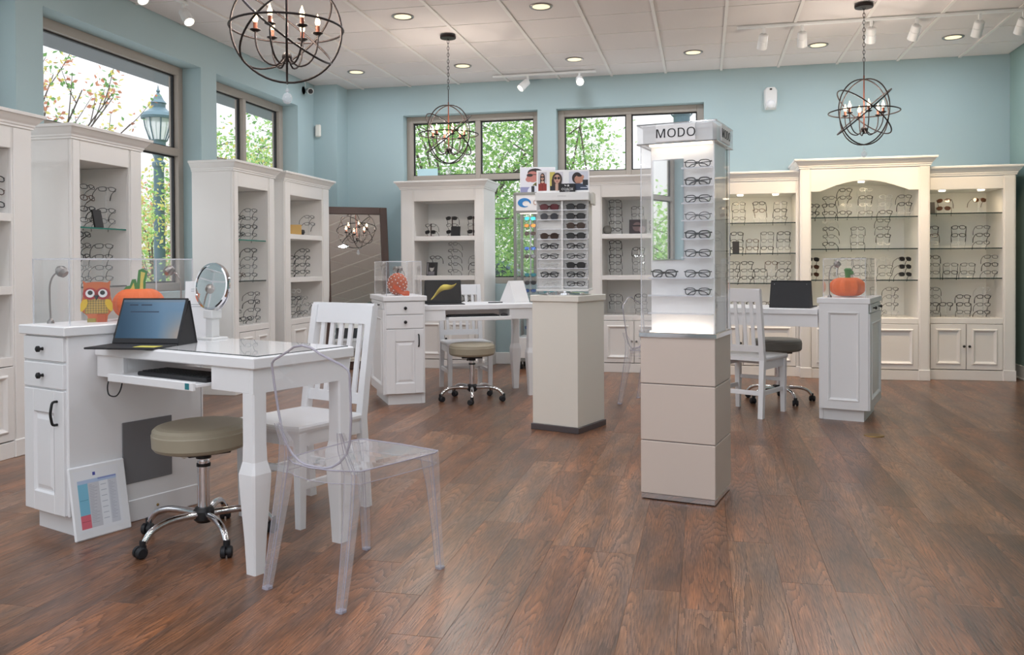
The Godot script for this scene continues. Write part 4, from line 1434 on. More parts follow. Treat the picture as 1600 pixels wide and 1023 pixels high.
func glass_tower():
	var o = thing("glass_tower", "grey framed glass sunglasses cabinet with a blue wave emblem", "display cabinet", V(-2.085, 0, -9.33))
	var w = 0.52
	var d = 0.40
	for x in [0.0, w - 0.03]:
		for z in [0.0, -d + 0.03]:
			obj("corner_post", Mb.new().bx(x, 0.09, z - 0.03, x + 0.03, 1.955, z, 0.003), "tower_grey", o)
	obj("head_frame", Mb.new().bx(0, 1.955, -d, w, 1.985, 0, 0.003).bx(0.03, 1.755, -d + 0.03, w - 0.03, 1.78, -0.004), "tower_grey", o)
	var hd = obj("header_panel", Mb.new().bx(0.03, 1.78, -d + 0.01, w - 0.03, 1.955, -0.006), "paper", o)
	obj("base_frame", Mb.new().bx(0, 0.09, -d, w, 0.13, 0, 0.003), "tower_grey", o)
	obj("base_box", Mb.new().bx(0.03, 0.13, -d + 0.01, w - 0.03, 0.36, 0.004, 0.003), "trim_white", o)
	for x in [0.06, w - 0.06]:
		for z in [-0.06, -d + 0.06]:
			obj("caster", Mb.new().bx(x - 0.012, 0.05, z - 0.02, x + 0.012, 0.09, z + 0.02, 0.003).cyl(x, 0.0, 0.05, z, 0.026, 12), "rubber", o)
	var b = Mb.new()
	b.face(rectring(0.03, 0.36, w - 0.03, 1.755, -0.012), Vector3.BACK)
	obj("glass_door", b, "acrylic", o)
	for x in [0.012, w - 0.012]:
		b = Mb.new()
		b.face([V(x, 0.36, -0.03), V(x, 0.36, -d + 0.03), V(x, 1.755, -d + 0.03), V(x, 1.755, -0.03)], V(-1 if x < 0.2 else 1, 0, 0))
		obj("glass_side", b, "acrylic", o)
	for y in [1.47, 1.13, 0.82, 0.56]:
		obj("glass_shelf", Mb.new().bx(0.03, y - 0.008, -d + 0.03, w - 0.03, y, -0.03), "glass_shelf", o)
	for x in [0.155, 0.365]:
		obj("chrome_rod", Mb.new().cyl(x, 0.36, 1.755, -0.20, 0.009, 12), "chrome", o)
	area_light("unseen_cabinet_lamp", o, V(w / 2, 1.75, -0.1), Vector2(0.4, 0.05), 0.18, Color("f2f6ff"))  # strip lamp not in sight, set to brighten the sunglasses inside
	obj("unseen_cabinet_strip", Mb.new().bx(0.06, 1.751, -0.13, w - 0.06, 1.755, -0.07), "puck_glow", o)
	# the emblem: a breaking wave, and a word beside it
	var poly = []
	for i in 25:
		var a = lerp(-0.35, 5.2, i / 24.0)
		poly.append(Vector2(cos(a) * 0.075, sin(a) * 0.052))
	for i in 19:
		var a = lerp(5.2, 0.55, i / 18.0)
		poly.append(Vector2(0.020 + cos(a) * 0.042, -0.010 + sin(a) * 0.030))
	var em = obj("wave_emblem", Mb.new().prism(poly, 0.0, 0.003), "sign_blue", hd)
	em.position = V(0.125, 1.868, -0.006)
	letters("COSTA", 0.075, 0.003, "sign_brown", hd, V(0.335, 1.868, -0.004), "lettering", "Droid Sans", 1.0)
	var nm = ["top", "second", "third", "fourth", "fifth", "sixth", "seventh", "eighth", "ninth", "lowest"]
	var ys = [1.70, 1.62, 1.53, 1.36, 1.27, 1.06, 0.97, 0.88, 0.68, 0.46]
	for s in 2:
		var kk = ["TOBUBTSUTU", "UTSBOSUTSB"][s]
		for i in 10:
			glasses(kk[i], o.position + V([0.155, 0.365][s], ys[i], -0.165), 0.0, -0.1, "%s, %s pair on the %s rod of the glass sunglasses cabinet" % [LOOK[kk[i]][0], nm[i], ["left", "right"][s]], "sunglasses in the glass cabinet")
	printed("portrait_man", picture(150, 130, "d9d9df", [["r", 0.0, 0.78, 0.3, 0.22, "8d8fb4"], ["e", 0.43, 0.20, 0.22, 0.17, "2b211f"], ["e", 0.36, 0.36, 0.18, 0.22, "b5736a"], ["e", 0.24, 0.47, 0.09, 0.10, "b5736a"], ["e", 0.27, 0.30, 0.09, 0.06, "2a1f1f"], ["r", 0.24, 0.275, 0.34, 0.03, "1f1718"], ["e", 0.68, 0.85, 0.36, 0.34, "6f6a34"], ["e", 0.42, 0.97, 0.22, 0.26, "d8dbe6"], ["r", 0.32, 0.74, 0.09, 0.26, "22242b"], ["r", 0.44, 0.66, 0.09, 0.09, "16171b"]]))
	var p = thing("poster", "slanted poster of a man with glasses on the glass sunglasses cabinet", "poster", V(-1.84, 1.986, -9.50), deg_to_rad(12))
	obj("board", Mb.new().bx(-0.20, 0, -0.010, 0.20, 0.30, 0, 0.001), "paper", p)
	sheet(0.39, 0.29, "portrait_man", p, "print", V(0, 0.005, 0.001))
	p.rotation.x = -0.12

func leaning_mirror():
	var o = thing("floor_mirror", "large mirror in dark brown wood frame leaning in the far corner", "mirror", V(-3.483 - 0.866 * 0.385, 0.004, -9.245 + 0.5 * 0.385), 0.0)
	o.basis = Basis(Vector3.UP, deg_to_rad(34.0)) * Basis(Vector3.RIGHT, deg_to_rad(-9))
	var w = 0.385
	var h = 1.875
	var f = 0.085
	var fr = Mb.new()
	for q in [[-w, 0, -w + f, h], [w - f, 0, w, h], [-w + f, 0, w - f, f], [-w + f, h - f, w - f, h]]:
		fr.bx(q[0], q[1], -0.030, q[2], q[3], 0.006, 0.004)
	for q in [[-w + f - 0.02, f - 0.02, -w + f, h - f + 0.02], [w - f, f - 0.02, w - f + 0.02, h - f + 0.02], [-w + f, f - 0.02, w - f, f], [-w + f, h - f, w - f, h - f + 0.02]]:
		fr.bx(q[0], q[1], 0.004, q[2], q[3], 0.014, 0.003)
	obj("frame", fr, "brown_wood", o)
	obj("glass", Mb.new().bx(-w + f, f, -0.02, w - f, h - f, -0.004), "mirror", o)

# ---------------------------------------------------------------- lamps
func ring_path(r, basis, n = 48):
	var p = []
	for i in n:
		var a = TAU * i / n
		p.append(basis * V(cos(a) * r, 0, sin(a) * r))
	return p

func make_chandelier(R):
	var o = Node3D.new()
	o.name = "chandelier"
	var tr = 0.0056
	obj("ring", Mb.new().tube(ring_path(R * 1.03, Basis(Vector3.UP, 0.0)), tr, 7, true), "iron", o)
	for q in [[0.785, PI / 2], [-0.785, PI / 2]]:
		obj("ring", Mb.new().tube(ring_path(R, Basis(Vector3.UP, q[0]) * Basis(Vector3.FORWARD, q[1])), tr, 7, true), "iron", o)
	for q in [[0.25, 0.72], [0.25, -0.72]]:
		obj("ring", Mb.new().tube(ring_path(R * 1.0, Basis(Vector3.UP, q[0]) * Basis(Vector3.FORWARD, q[1])), tr, 7, true), "iron", o)
	obj("stem", Mb.new().bar(V(0, -R * 0.55, 0), V(0, R * 1.12, 0), 0.0055, 8), "copper", o)
	obj("hub", Mb.new().ball(V(0, -R * 0.53, 0), 0.026, 14).ball(V(0, -R * 0.53 - 0.032, 0), 0.008, 8), "iron", o)
	for i in 6:
		var a = TAU * i / 6 + 0.28
		var d = V(cos(a), 0, sin(a))
		var rr = R * 0.56
		var lo = -R * 0.62
		var ar = obj("arm", Mb.new().tube(sm([d * 0.015 + V(0, -R * 0.54, 0), d * rr * 0.35 + V(0, lo - 0.018, 0), d * rr * 0.7 + V(0, lo, 0), d * rr * 0.93 + V(0, lo + 0.055, 0), d * rr + V(0, lo + 0.11, 0), d * rr + V(0, -R * 0.07, 0)], 3), 0.0048, 7), "iron", o)
		var c = d * rr + V(0, -R * 0.07, 0)
		obj("drip_cup", Mb.new().at(c.x, c.y, c.z).lathe([Vector2(0, -0.006), Vector2(0.012, -0.005), Vector2(0.027, 0.004), Vector2(0.027, 0.006), Vector2(0.01, 0.0), Vector2(0, 0.0)], 16), "iron", ar)
		obj("candle_sleeve", Mb.new().at(c.x, c.y, c.z).cyl(0, 0, 0.042, 0, 0.0105, 12), "copper", ar)
		obj("candle_bulb", Mb.new().at(c.x, c.y + 0.042, c.z).lathe([Vector2(0, 0), Vector2(0.007, 0), Vector2(0.0135, 0.014), Vector2(0.0125, 0.024), Vector2(0.006, 0.042), Vector2(0.002, 0.056), Vector2(0, 0.060)], 12), "bulb", ar)
	obj("crystal_drop", Mb.new().ball(V(0, -R - 0.040, 0), 0.010, 10).ball(V(0, -R - 0.080, 0), 0.026, 10, 1.1).bar(V(0, -R - 0.055, 0), V(0, -R, 0), 0.0015, 5), "crystal", o)
	return o

func chandeliers():
	var labels = ["black orb chandelier nearest the camera, cut by the top edge", "black orb chandelier hanging in front of the far wall window", "black orb chandelier hanging before the arched cabinet at right"]
	var spots = [[V(-2.054, 2.37, -3.963), -0.31], [V(-2.347, 2.405, -7.717), 0.3], [V(1.307, 2.436, -7.615), -0.17]]
	var proto = make_chandelier(0.272)
	for i in 3:
		var o = proto.duplicate()
		o.name = numbered("chandelier")
		add_child(o)
		o.position = spots[i][0]
		o.rotation.y = spots[i][1]
		tag(o, labels[i], "chandelier", "orb chandeliers")
		var up = CEIL - 0.012 - spots[i][0].y
		obj("canopy", Mb.new().lathe([Vector2(0, up - 0.028), Vector2(0.072, up - 0.026), Vector2(0.075, up - 0.020), Vector2(0.075, up - 0.002), Vector2(0, up)], 28), "iron", o)
		var ch = Mb.new()
		var y = 0.42
		var k = 0
		ch.bar(V(0, 0.30, 0), V(0, 0.42, 0), 0.004, 6)
		while y < up - 0.03:
			var pts = []
			for j in 10:
				var a = TAU * j / 10
				var p = V(cos(a) * 0.0085, sin(a) * 0.019, 0)
				if k % 2 == 1:
					p = V(0, p.y, p.x)
				pts.append(p + V(0, y + 0.017, 0))
			ch.tube(pts, 0.0024, 5, true)
			y += 0.031
			k += 1
		obj("chain", ch, "iron", o)
		for j in 6:
			var a = TAU * j / 6 + 0.28
			omni("candle_lamp", o, V(cos(a) * 0.152, -0.019 + 0.042 + 0.018, sin(a) * 0.152), 0.10, Color("fff0e2"), 0.012)
	proto.free()

func downlights():
	var xs = [-3.795, -2.557, -1.331, -0.105, 1.11, 2.34]
	var zs = [-8.95, -7.06, -5.16, -3.27, -1.37, -0.15, 1.07, 2.29, 3.51]  # rows past the second are out of view; dense rear rows are added fill
	var ring = Mb.new().lathe([Vector2(0.074, 0.0), Vector2(0.092, -0.004), Vector2(0.098, 0.002), Vector2(0.098, 0.006), Vector2(0.074, 0.006)], 32).done()
	var disc = Mb.new().lathe([Vector2(0, 0.001), Vector2(0.0745, 0.001), Vector2(0.0745, 0.005), Vector2(0, 0.005)], 32).done()
	var row = ["far", "second", "third", "fourth", "fifth", "sixth", "seventh", "eighth", "added_last"]
	for j in zs.size():
		for i in xs.size():
			if (i == 0 and j in [1, 2]) or (i == 5 and j in [1, 2, 3, 4]) or (i == 4 and j in [1, 3]):
				continue
			var o = thing("downlight", "round recessed ceiling light, %s from the left in the %s row" % [ORD[i], row[j]], "ceiling light", V(xs[i], CEIL - 0.006, zs[j]), 0.0, "recessed ceiling lights")
			obj("trim_ring", ring, "nickel" if j > 0 else "nickel", o)
			obj("lens", disc, "downlight_glow", o)
			area_light("lamp", o, V(0, -0.004, 0), Vector2(0.13, 0.13), DOWN_E, Color("eef4ff"))

const DOWN_E := 0.74

func track_head(at, dir, label, lit, e):
	var o = thing("track_spotlight", label, "spotlight", at, 0.0, "white track spotlights")
	obj("arm", Mb.new().bx(-0.012, -0.05, -0.012, 0.012, 0.0, 0.012, 0.003).bar(V(0, -0.05, 0), V(0, -0.075, 0), 0.007, 8), "trim_white", o)
	var b = Mb.new().lathe([Vector2(0, 0.0), Vector2(0.030, 0.0), Vector2(0.040, -0.008), Vector2(0.042, -0.055), Vector2(0.0405, -0.058), Vector2(0.0405, -0.062), Vector2(0.043, -0.065), Vector2(0.044, -0.135), Vector2(0.039, -0.138), Vector2(0.037, -0.125), Vector2(0, -0.125)], 24)
	var h = obj("can", b, "trim_white", o)
	var y = -dir.normalized()
	var x = y.cross(Vector3(0.13, 0.2, 0.97)).normalized()
	h.basis = Basis(x, y, x.cross(y))
	h.position = V(0, -0.06, 0)
	obj("lens", Mb.new().lathe([Vector2(0, -0.129), Vector2(0.0365, -0.129), Vector2(0.0365, -0.126), Vector2(0, -0.126)], 20), "spot_glow" if lit else "crystal", h)
	if e > 0.0:
		spot("lamp", o, V(0, -0.06, 0) + dir.normalized() * 0.135, dir, e, Color("ffe0b6"), 27.0, 0.03)

func tracks():
	var m = Mb.new().bx(0.30, CEIL - 0.033, -8.075, XR - 0.1, CEIL - 0.012, -8.040, 0.002)
	tag(obj("light_track", m, "trim_white"), "long white light track across the ceiling before the arched cabinet", "light track")
	m = Mb.new().bx(-2.35, CEIL - 0.033, -9.49, -1.17, CEIL - 0.012, -9.455, 0.002)
	tag(obj("light_track", m, "trim_white"), "short white light track between the two far wall windows", "light track")
	m = Mb.new().bx(-4.148, CEIL - 0.033, -6.25, -4.113, CEIL - 0.012, 1.0, 0.002)
	tag(obj("light_track", m, "trim_white"), "white light track along the left wall above the windows", "light track")
	var which = ["leftmost", "second from left", "third from left, behind the chandelier chain", "fourth from left", "fifth from left", "rightmost"]
	var xs = [0.532, 0.865, 1.445, 1.818, 2.318, 2.66]
	var dx = [-0.12, 0.03, 0.03, -0.22, -0.08, -0.12]
	for i in 6:
		track_head(V(xs[i], CEIL - 0.033, -8.058), V(dx[i], -1, -0.76), "white track spotlight, %s on the right track" % which[i], false, 1.25)
	track_head(V(-1.942, CEIL - 0.033, -9.472), V(-0.8, -1, 0.75), "white track spotlight facing left on the short centre track", true, 0.25)
	track_head(V(-1.355, CEIL - 0.033, -9.472), V(0.22, -0.55, 1.0), "glaring track spotlight facing the camera on the short centre track", true, 0.35)
	track_head(V(-4.13, CEIL - 0.033, -6.20), V(0.75, -1, 0.35), "white track spotlight near the top left window corner", true, 0.3)
	track_head(V(-4.13, CEIL - 0.033, -5.62), V(0.75, -1, 0.35), "white track spotlight cut by the top edge left of the chandelier", true, 0.3)

# ---------------------------------------------------------------- small things
func pumpkin(at, turn, r, squash, ribs, depth, mat, label, kind):
	var o = thing(kind, label, "pumpkin", at, turn)
	var b = Mb.new()
	var n = ribs * 4
	var rows = 16
	var pt = func(i, k):
		var la = -PI / 2 + PI * i / rows
		var lo = TAU * k / n
		var rr = r * (1.0 + depth * cos(lo * ribs)) * pow(cos(la), 0.75)
		return V(cos(lo) * rr, r * squash * sin(la) * (1.0 - 0.12 * exp(-pow(cos(la) * 4.0, 2))) + r * squash, sin(lo) * rr)
	for i in rows:
		for k in n:
			b.face([pt.call(i, k), pt.call(i + 1, k), pt.call(i + 1, k + 1), pt.call(i, k + 1)], null)
	obj("body", b, mat, o)
	return o

func owl(at, turn):
	var o = thing("owl_decoration", "orange wooden owl with big eyes and yellow wings", "ornament", at, turn)
	var s = 1.0
	var body = []
	for q in [[-0.035, 0], [0.042, 0], [0.046, 0.03], [0.062, 0.05], [0.066, 0.09], [0.058, 0.12], [0.055, 0.165], [0.058, 0.192], [0.045, 0.183], [0.02, 0.187], [-0.02, 0.187], [-0.045, 0.183], [-0.058, 0.192], [-0.055, 0.165], [-0.058, 0.12], [-0.066, 0.09], [-0.062, 0.05], [-0.040, 0.03]]:
		body.append(Vector2(q[0], q[1]))
	obj("body", Mb.new().prism(body, -0.012, 0.0), "owl_orange", o)
	var pl = Mb.new()
	for q in [[[-0.05, 0.04], [0.05, 0.04], [0.046, 0.11], [-0.046, 0.11]]]:
		var f = []
		for p in q:
			f.append(V(p[0], p[1], 0.003))
		var st = pl.v.size()
		pl.face(f, Vector3.BACK)
		for i in range(st, pl.v.size()):
			pl.uv[i] = Vector2(pl.v[i].x / 0.09, pl.v[i].y / 0.09)
	obj("plaid_breast", pl, "owl_plaid", o)
	var dk = []
	for s2 in [-1.0, 1.0]:
		var e = []
		for i in 20:
			e.append(Vector2(cos(TAU * i / 20) * 0.031 + s2 * 0.027, sin(TAU * i / 20) * 0.028 + 0.132))
		obj("eye_patch", Mb.new().prism(e, 0.0, 0.004), "owl_red", o)
		e = e.map(func(p): return Vector2(s2 * 0.027 + (p.x - s2 * 0.027) * 0.62, 0.134 + (p.y - 0.132) * 0.68))
		var wh = obj("eye", Mb.new().prism(e, 0.0035, 0.006), "paper", o)
		e = e.map(func(p): return Vector2(s2 * 0.026 + (p.x - s2 * 0.027) * 0.55, 0.137 + (p.y - 0.134) * 0.55))
		obj("pupil", Mb.new().prism(e, 0.0055, 0.0075), "black", wh)
		var wing = []
		for q in [[0.040, 0.108], [0.058, 0.104], [0.068, 0.085], [0.068, 0.052], [0.060, 0.050], [0.044, 0.068], [0.036, 0.09]]:
			wing.append(Vector2(q[0] * s2, q[1]))
		obj("wing", Mb.new().prism(wing, 0.002, 0.007), "owl_yellow", o)
		obj("foot", Mb.new().bx(s2 * 0.003, 0.0, 0.0, s2 * 0.040, 0.036 if s2 > 0 else 0.018, 0.005, 0.001), "orange_dark" if s2 > 0 else "owl_olive", o)
	obj("beak", Mb.new().prism([Vector2(-0.012, 0.125), Vector2(0, 0.102), Vector2(0.012, 0.125)], 0.003, 0.008), "black", o)
	obj("support", Mb.new().bx(-0.015, 0, -0.05, 0.015, 0.006, -0.01).bx(-0.003, 0, -0.045, 0.003, 0.08, -0.012), "owl_olive", o)

func small_things(t1, t2, t3):
	var a1 = t1.basis.get_euler().y
	var a2 = t2.basis.get_euler().y
	var a3 = t3.basis.get_euler().y
	var at = func(t, x, y, z): return t * V(x, y, z)
	# left desk
	acrylic_case(t1 * Transform3D(Basis(), V(0.022, 0.915, -0.022)), "acrylic case over the owl and pumpkin on the left pedestal", 0.30, 0.625, 0.295)
	gooseneck(at.call(t1, 0.055, 0.915, -0.085), a1 + 0.5, "gooseneck lamp left of the owl inside the left acrylic case", 0.235)
	gooseneck(at.call(t1, 0.285, 0.915, -0.60), a1 + 0.6 + PI, "gooseneck lamp at the far end of the left acrylic case", 0.235)
	owl(at.call(t1, 0.165, 0.915, -0.24), deg_to_rad(30))
	var p = pumpkin(at.call(t1, 0.165, 0.915, -0.455), 0.4, 0.118, 0.66, 14, 0.025, "orange", "orange tissue paper pumpkin with a green stem behind the left tablet", "paper_pumpkin")
	obj("stem", Mb.new().at(-0.005, 0.135, 0.0, 0.3).prism([Vector2(-0.075, -0.005), Vector2(-0.05, 0.028), Vector2(-0.035, 0.030), Vector2(-0.025, 0.060), Vector2(-0.008, 0.062), Vector2(-0.004, 0.040), Vector2(0.004, 0.105), Vector2(0.020, 0.112), Vector2(0.045, 0.098), Vector2(0.036, 0.05), Vector2(0.034, 0.0)], -0.006, 0.006), "stem_green", p)
	obj("stem_stripe", Mb.new().at(-0.005, 0.135, 0.0, 0.3).prism([Vector2(-0.045, 0.0), Vector2(-0.03, 0.02), Vector2(-0.018, 0.045), Vector2(-0.012, 0.0)], -0.0075, 0.0075).prism([Vector2(0.008, 0.0), Vector2(0.014, 0.098), Vector2(0.034, 0.092), Vector2(0.024, 0.05), Vector2(0.024, 0.0)], -0.0075, 0.0075), "stem_yellow", p)
	# the screens
	var im = Image.create(160, 100, false, Image.FORMAT_RGB8)
	for y in 100:
		for x in 160:
			var c = Color("33536e").lerp(Color("6d93b4"), clampf(x / 110.0 + 0.1 - y / 400.0, 0.0, 1.0))
			c = c.lerp(Color("b9a79a"), clampf((x - 105) / 60.0, 0.0, 1.0) * clampf((y - 25) / 60.0, 0.0, 1.0))
			if y < 6:
				c = c.lerp(Color("7f8c98"), 0.5)
			im.set_pixel(x, y, c)
	im.fill_rect(Rect2i(18, 12, 22, 3), Color("2e3c52"))
	im.fill_rect(Rect2i(48, 12, 28, 3), Color("2e3c52"))
	im.fill_rect(Rect2i(24, 30, 74, 3), Color("34465f"))
	printed("login_screen", im, 0.25, 0.55)
	var gm = Image.create(160, 100, false, Image.FORMAT_RGB8)
	gm.fill(Color("1b1815"))
	for x in 160:
		var u = x / 160.0
		var yc = 0.95 - 1.0 * u + 0.12 * sin(u * 9.0 + 0.6)
		var hw = 0.13 * sin(clampf((u - 0.12) / 0.78, 0.0, 1.0) * PI) + 0.02
		if u > 0.12 and u < 0.9:
			for y in 100:
				var v = (y / 100.0 - yc) / hw
				if abs(v) < 1.0:
					gm.set_pixel(x, y, Color("6d5a1c").lerp(Color("e2cf6a"), clampf(0.5 - v * 0.5 + 0.25 * sin(u * 14.0), 0.0, 1.0)))
	printed("gold_screen", gm, 0.25, 0.75)
	laptop(at.call(t1, 0.57, 0.828, -0.215), deg_to_rad(4), 0.315, 0.215, 0.42, "login_screen", "tablet with a blue sign-in screen on the left desk")
	laptop(at.call(t2, 0.590, 0.828, -0.33), a2 - 0.1, 0.325, 0.215, 0.30, "gold_screen", "tablet with a gold ribbon wallpaper on the middle desk")
	laptop(at.call(t3, 0.585, 0.828, -0.43), a3, 0.305, 0.215, 0.30, "login_screen", "black tablet seen from behind on the right desk")
	var cb = Mb.new()
	cb.tube(sm([at.call(t1, 0.352, 0.93, -0.30), at.call(t1, 0.375, 0.94, -0.27), at.call(t1, 0.40, 0.90, -0.20), at.call(t1, 0.385, 0.86, -0.19), at.call(t1, 0.40, 0.834, -0.22), at.call(t1, 0.45, 0.832, -0.26)]), 0.004, 6)
	cb.tube(sm([at.call(t1, 0.352, 0.925, -0.31), at.call(t1, 0.37, 0.92, -0.28), at.call(t1, 0.385, 0.89, -0.22), at.call(t1, 0.39, 0.85, -0.20), at.call(t1, 0.42, 0.834, -0.24)]), 0.004, 6)
	tag(obj("power_cable", cb, "soft_black"), "looped black cables behind the left tablet", "cable")
	cb = Mb.new()
	cb.tube(sm([at.call(t1, 0.50, 0.71, -0.10), at.call(t1, 0.50, 0.665, -0.085), at.call(t1, 0.525, 0.628, -0.075), at.call(t1, 0.575, 0.625, -0.075), at.call(t1, 0.60, 0.65, -0.08), at.call(t1, 0.60, 0.685, -0.09)]), 0.003, 6)
	tag(obj("keyboard_cable", cb, "soft_black"), "thin black cable looping under the left keyboard tray", "cable")
	keyboard(t1 * Transform3D(Basis(), V(0.90, 0.716, -0.185)), "black keyboard on the left desk's pull-out tray")
	keyboard(t2 * Transform3D(Basis(), V(0.82, 0.716, -0.20)), "black keyboard on the middle desk's pull-out tray")
	mouse(t2 * Transform3D(Basis(), V(1.09, 0.716, -0.12)), "black mouse right of the middle desk's keyboard")
	var mat = thing("desk_mat", "clear glass sheet lying on the left desk", "desk mat")
	mat.transform = t1
	obj("sheet", Mb.new().bx(0.60, 0.828, -0.635, 1.375, 0.831, -0.150), "pane", mat)
	obj("front_edge", Mb.new().bx(0.60, 0.828, -0.150, 1.377, 0.8312, -0.1475).bx(1.375, 0.828, -0.635, 1.377, 0.8312, -0.150), "glass_edge", mat)
	var st = obj("sticker", Mb.new().bx(1.085, 0.696, -0.0446, 1.110, 0.720, -0.0439), "teal_frame")
	st.transform = t1
	tag(st, "small teal sticker on the front of the left keyboard tray", "sticker")
	var note = obj("note", Mb.new().bx(-0.05, 0, -0.03, 0.05, 0.001, 0.03), "stem_yellow")
	note.transform = t1 * Transform3D(Basis(Vector3.UP, 0.4), V(0.72, 0.837, -0.13))
	tag(note, "pale yellow paper note in front of the left tablet", "note")
	# round mirror
	var rm = thing("table_mirror", "round chrome tilting mirror on a white stand on the left desk", "mirror", at.call(t1, 0.575, 0.828, -0.565), deg_to_rad(-17))
	obj("base", Mb.new().bx(-0.05, 0, -0.05, 0.05, 0.012, 0.05, 0.003).bx(-0.022, 0.012, -0.022, 0.022, 0.115, 0.022, 0.002).bx(-0.03, 0.10, -0.03, 0.03, 0.14, 0.03, 0.003), "trim_white", rm)
	obj("fork", Mb.new().tube(rim(0, 0.117, 0.117, 2.0, 28).slice(14, 28).map(func(q): return V(q.x, q.y + 0.25, 0)), 0.004, 8), "chrome", rm)
	var rb = Mb.new()
	rb.t = Transform3D(Basis(Vector3.RIGHT, PI / 2 - 0.12), V(0, 0.25, 0))
	var disc = obj("mirror_disc", rb.lathe([Vector2(0, -0.007), Vector2(0.102, -0.007), Vector2(0.102, 0.007), Vector2(0, 0.007)], 36), "mirror", rm)
	rb = Mb.new()
	rb.t = Transform3D(Basis(Vector3.RIGHT, PI / 2 - 0.12), V(0, 0.25, 0))
	obj("rim", rb.lathe([Vector2(0.101, -0.011), Vector2(0.110, -0.010), Vector2(0.112, 0.0), Vector2(0.110, 0.010), Vector2(0.101, 0.011), Vector2(0.101, -0.011)], 36), "chrome", disc)
	# leaning notice beside it
	var nt = thing("notice", "white notice card standing left of the round mirror", "sign", at.call(t1, 0.44, 0.828, -0.585), deg_to_rad(25))
	nt.rotation.x = -0.15
	obj("card", Mb.new().bx(-0.062, 0, -0.004, 0.062, 0.275, 0, 0.001), "paper", nt)
	obj("text_lines", Mb.new().bx(-0.035, 0.235, 0, 0.02, 0.238, 0.0006).bx(-0.035, 0.225, 0, 0.028, 0.228, 0.0006).bx(-0.035, 0.160, 0, 0.03, 0.163, 0.0006).bx(-0.035, 0.150, 0, 0.012, 0.153, 0.0006), "cabinet_grey", nt)
	# price chart leaning on the left pedestal
	var ci = Image.create(120, 150, false, Image.FORMAT_RGB8)
	ci.fill(Color("eef0f4"))
	ci.fill_rect(Rect2i(8, 24, 104, 9), Color("b9cbe6"))
	ci.fill_rect(Rect2i(62, 24, 50, 4), Color("8f9ed2"))
	ci.fill_rect(Rect2i(8, 33, 26, 76), Color("84c3dc"))
	ci.fill_rect(Rect2i(8, 109, 26, 33), Color("e0707f"))
	ci.fill_rect(Rect2i(34, 33, 30, 109), Color("cfd0d6"))
	ci.fill_rect(Rect2i(64, 33, 24, 109), Color("eceff4"))
	ci.fill_rect(Rect2i(88, 33, 24, 109), Color("d3d6de"))
	for k in 24:
		ci.fill_rect(Rect2i(37, 38 + k * 4, 8 + (k * 7) % 15, 1), Color("a9abb5"))
		ci.fill_rect(Rect2i(91, 38 + k * 4, 6 + (k * 5) % 12, 1), Color("b0b4c0"))
	for k in 7:
		ci.fill_rect(Rect2i(68, 42 + k * 14, 15, 1), Color("9aa0b0"))
	ci.fill_rect(Rect2i(10, 72, 22, 1), Color("4f8ba6"))
	ci.fill_rect(Rect2i(10, 124, 22, 1), Color("a84458"))
	ci.fill_rect(Rect2i(50, 8, 7, 8), Color("4a4fa0"))
	printed("chart_print", ci)
	var ch = thing("price_chart", "white framed chart with blue and pink columns leaning on the left pedestal", "sign", at.call(t1, 0.425, 0.0, -0.112), a1 + PI / 2)
	ch.basis = ch.basis * Basis(Vector3.RIGHT, -0.19)
	obj("frame", Mb.new().bx(-0.130, 0, -0.014, 0.130, 0.315, 0, 0.006), "chair_white", ch)
	sheet(0.205, 0.262, "chart_print", ch, "print", V(-0.008, 0.032, 0.0008))
	# middle desk
	acrylic_case(t2 * Transform3D(Basis(), V(0.022, 0.915, -0.022)), "acrylic case over the beaded pumpkin on the middle pedestal", 0.30, 0.625, 0.295)
	var bp = thing("beaded_pumpkin", "copper pumpkin studded with pearls inside the middle acrylic case", "pumpkin", at.call(t2, 0.150, 0.915, -0.20), a2)
	obj("body", Mb.new().ball(V(0, 0.098, 0), 0.088, 24, 1.1), "orange_dark", bp)
	var pr = Mb.new()
	for i in 90:
		var y = 1.0 - 2.0 * (i + 0.5) / 90.0
		var q = sqrt(1.0 - y * y)
		var a = i * 2.399963
		pr.ball(V(cos(a) * q * 0.088, 0.098 + y * 0.097, sin(a) * q * 0.088), 0.0055, 6)
	obj("pearls", pr, "paper", bp, "stuff")
	obj("stem", Mb.new().tube([V(0, 0.19, 0), V(0.004, 0.215, 0), V(0.012, 0.23, 0)], [0.010, 0.007, 0.006], 8), "brown_wood", bp)
	var rib = Mb.new()
	for k in 3:
		var pts = []
		for i in 8:
			var s = i / 7.0
			pts.append(V(-0.055 + 0.135 * s, 0.072 - 0.062 * s + 0.015 * sin(s * 6.0 + k), 0.10 + 0.008 * k))
		for i in 7:
			rib.face([pts[i] + V(0, -0.016, 0), pts[i + 1] + V(0, -0.018, 0), pts[i + 1] + V(0, 0.012, 0.004), pts[i] + V(0, 0.014, 0.004)], Vector3.BACK)
			rib.face([pts[i] + V(0, -0.016, 0), pts[i + 1] + V(0, -0.018, 0), pts[i + 1] + V(0, 0.012, 0.004), pts[i] + V(0, 0.014, 0.004)], Vector3.FORWARD)
	obj("ribbon", rib, "orange", bp)
	gooseneck(at.call(t2, 0.075, 0.915, -0.50), a2 + 1.4, "gooseneck lamp left of the other two behind the beaded pumpkin", 0.26)
	gooseneck(at.call(t2, 0.170, 0.915, -0.52), a2 + 1.0, "gooseneck lamp in the middle of the three behind the beaded pumpkin", 0.225)
	gooseneck(at.call(t2, 0.265, 0.915, -0.48), a2 + 2.2, "gooseneck lamp at the right of the three behind the beaded pumpkin", 0.225)
	var pen = obj("pen", Mb.new().bar(V(-0.07, 0.006, 0), V(0.07, 0.006, 0.012), 0.005, 8), "black")
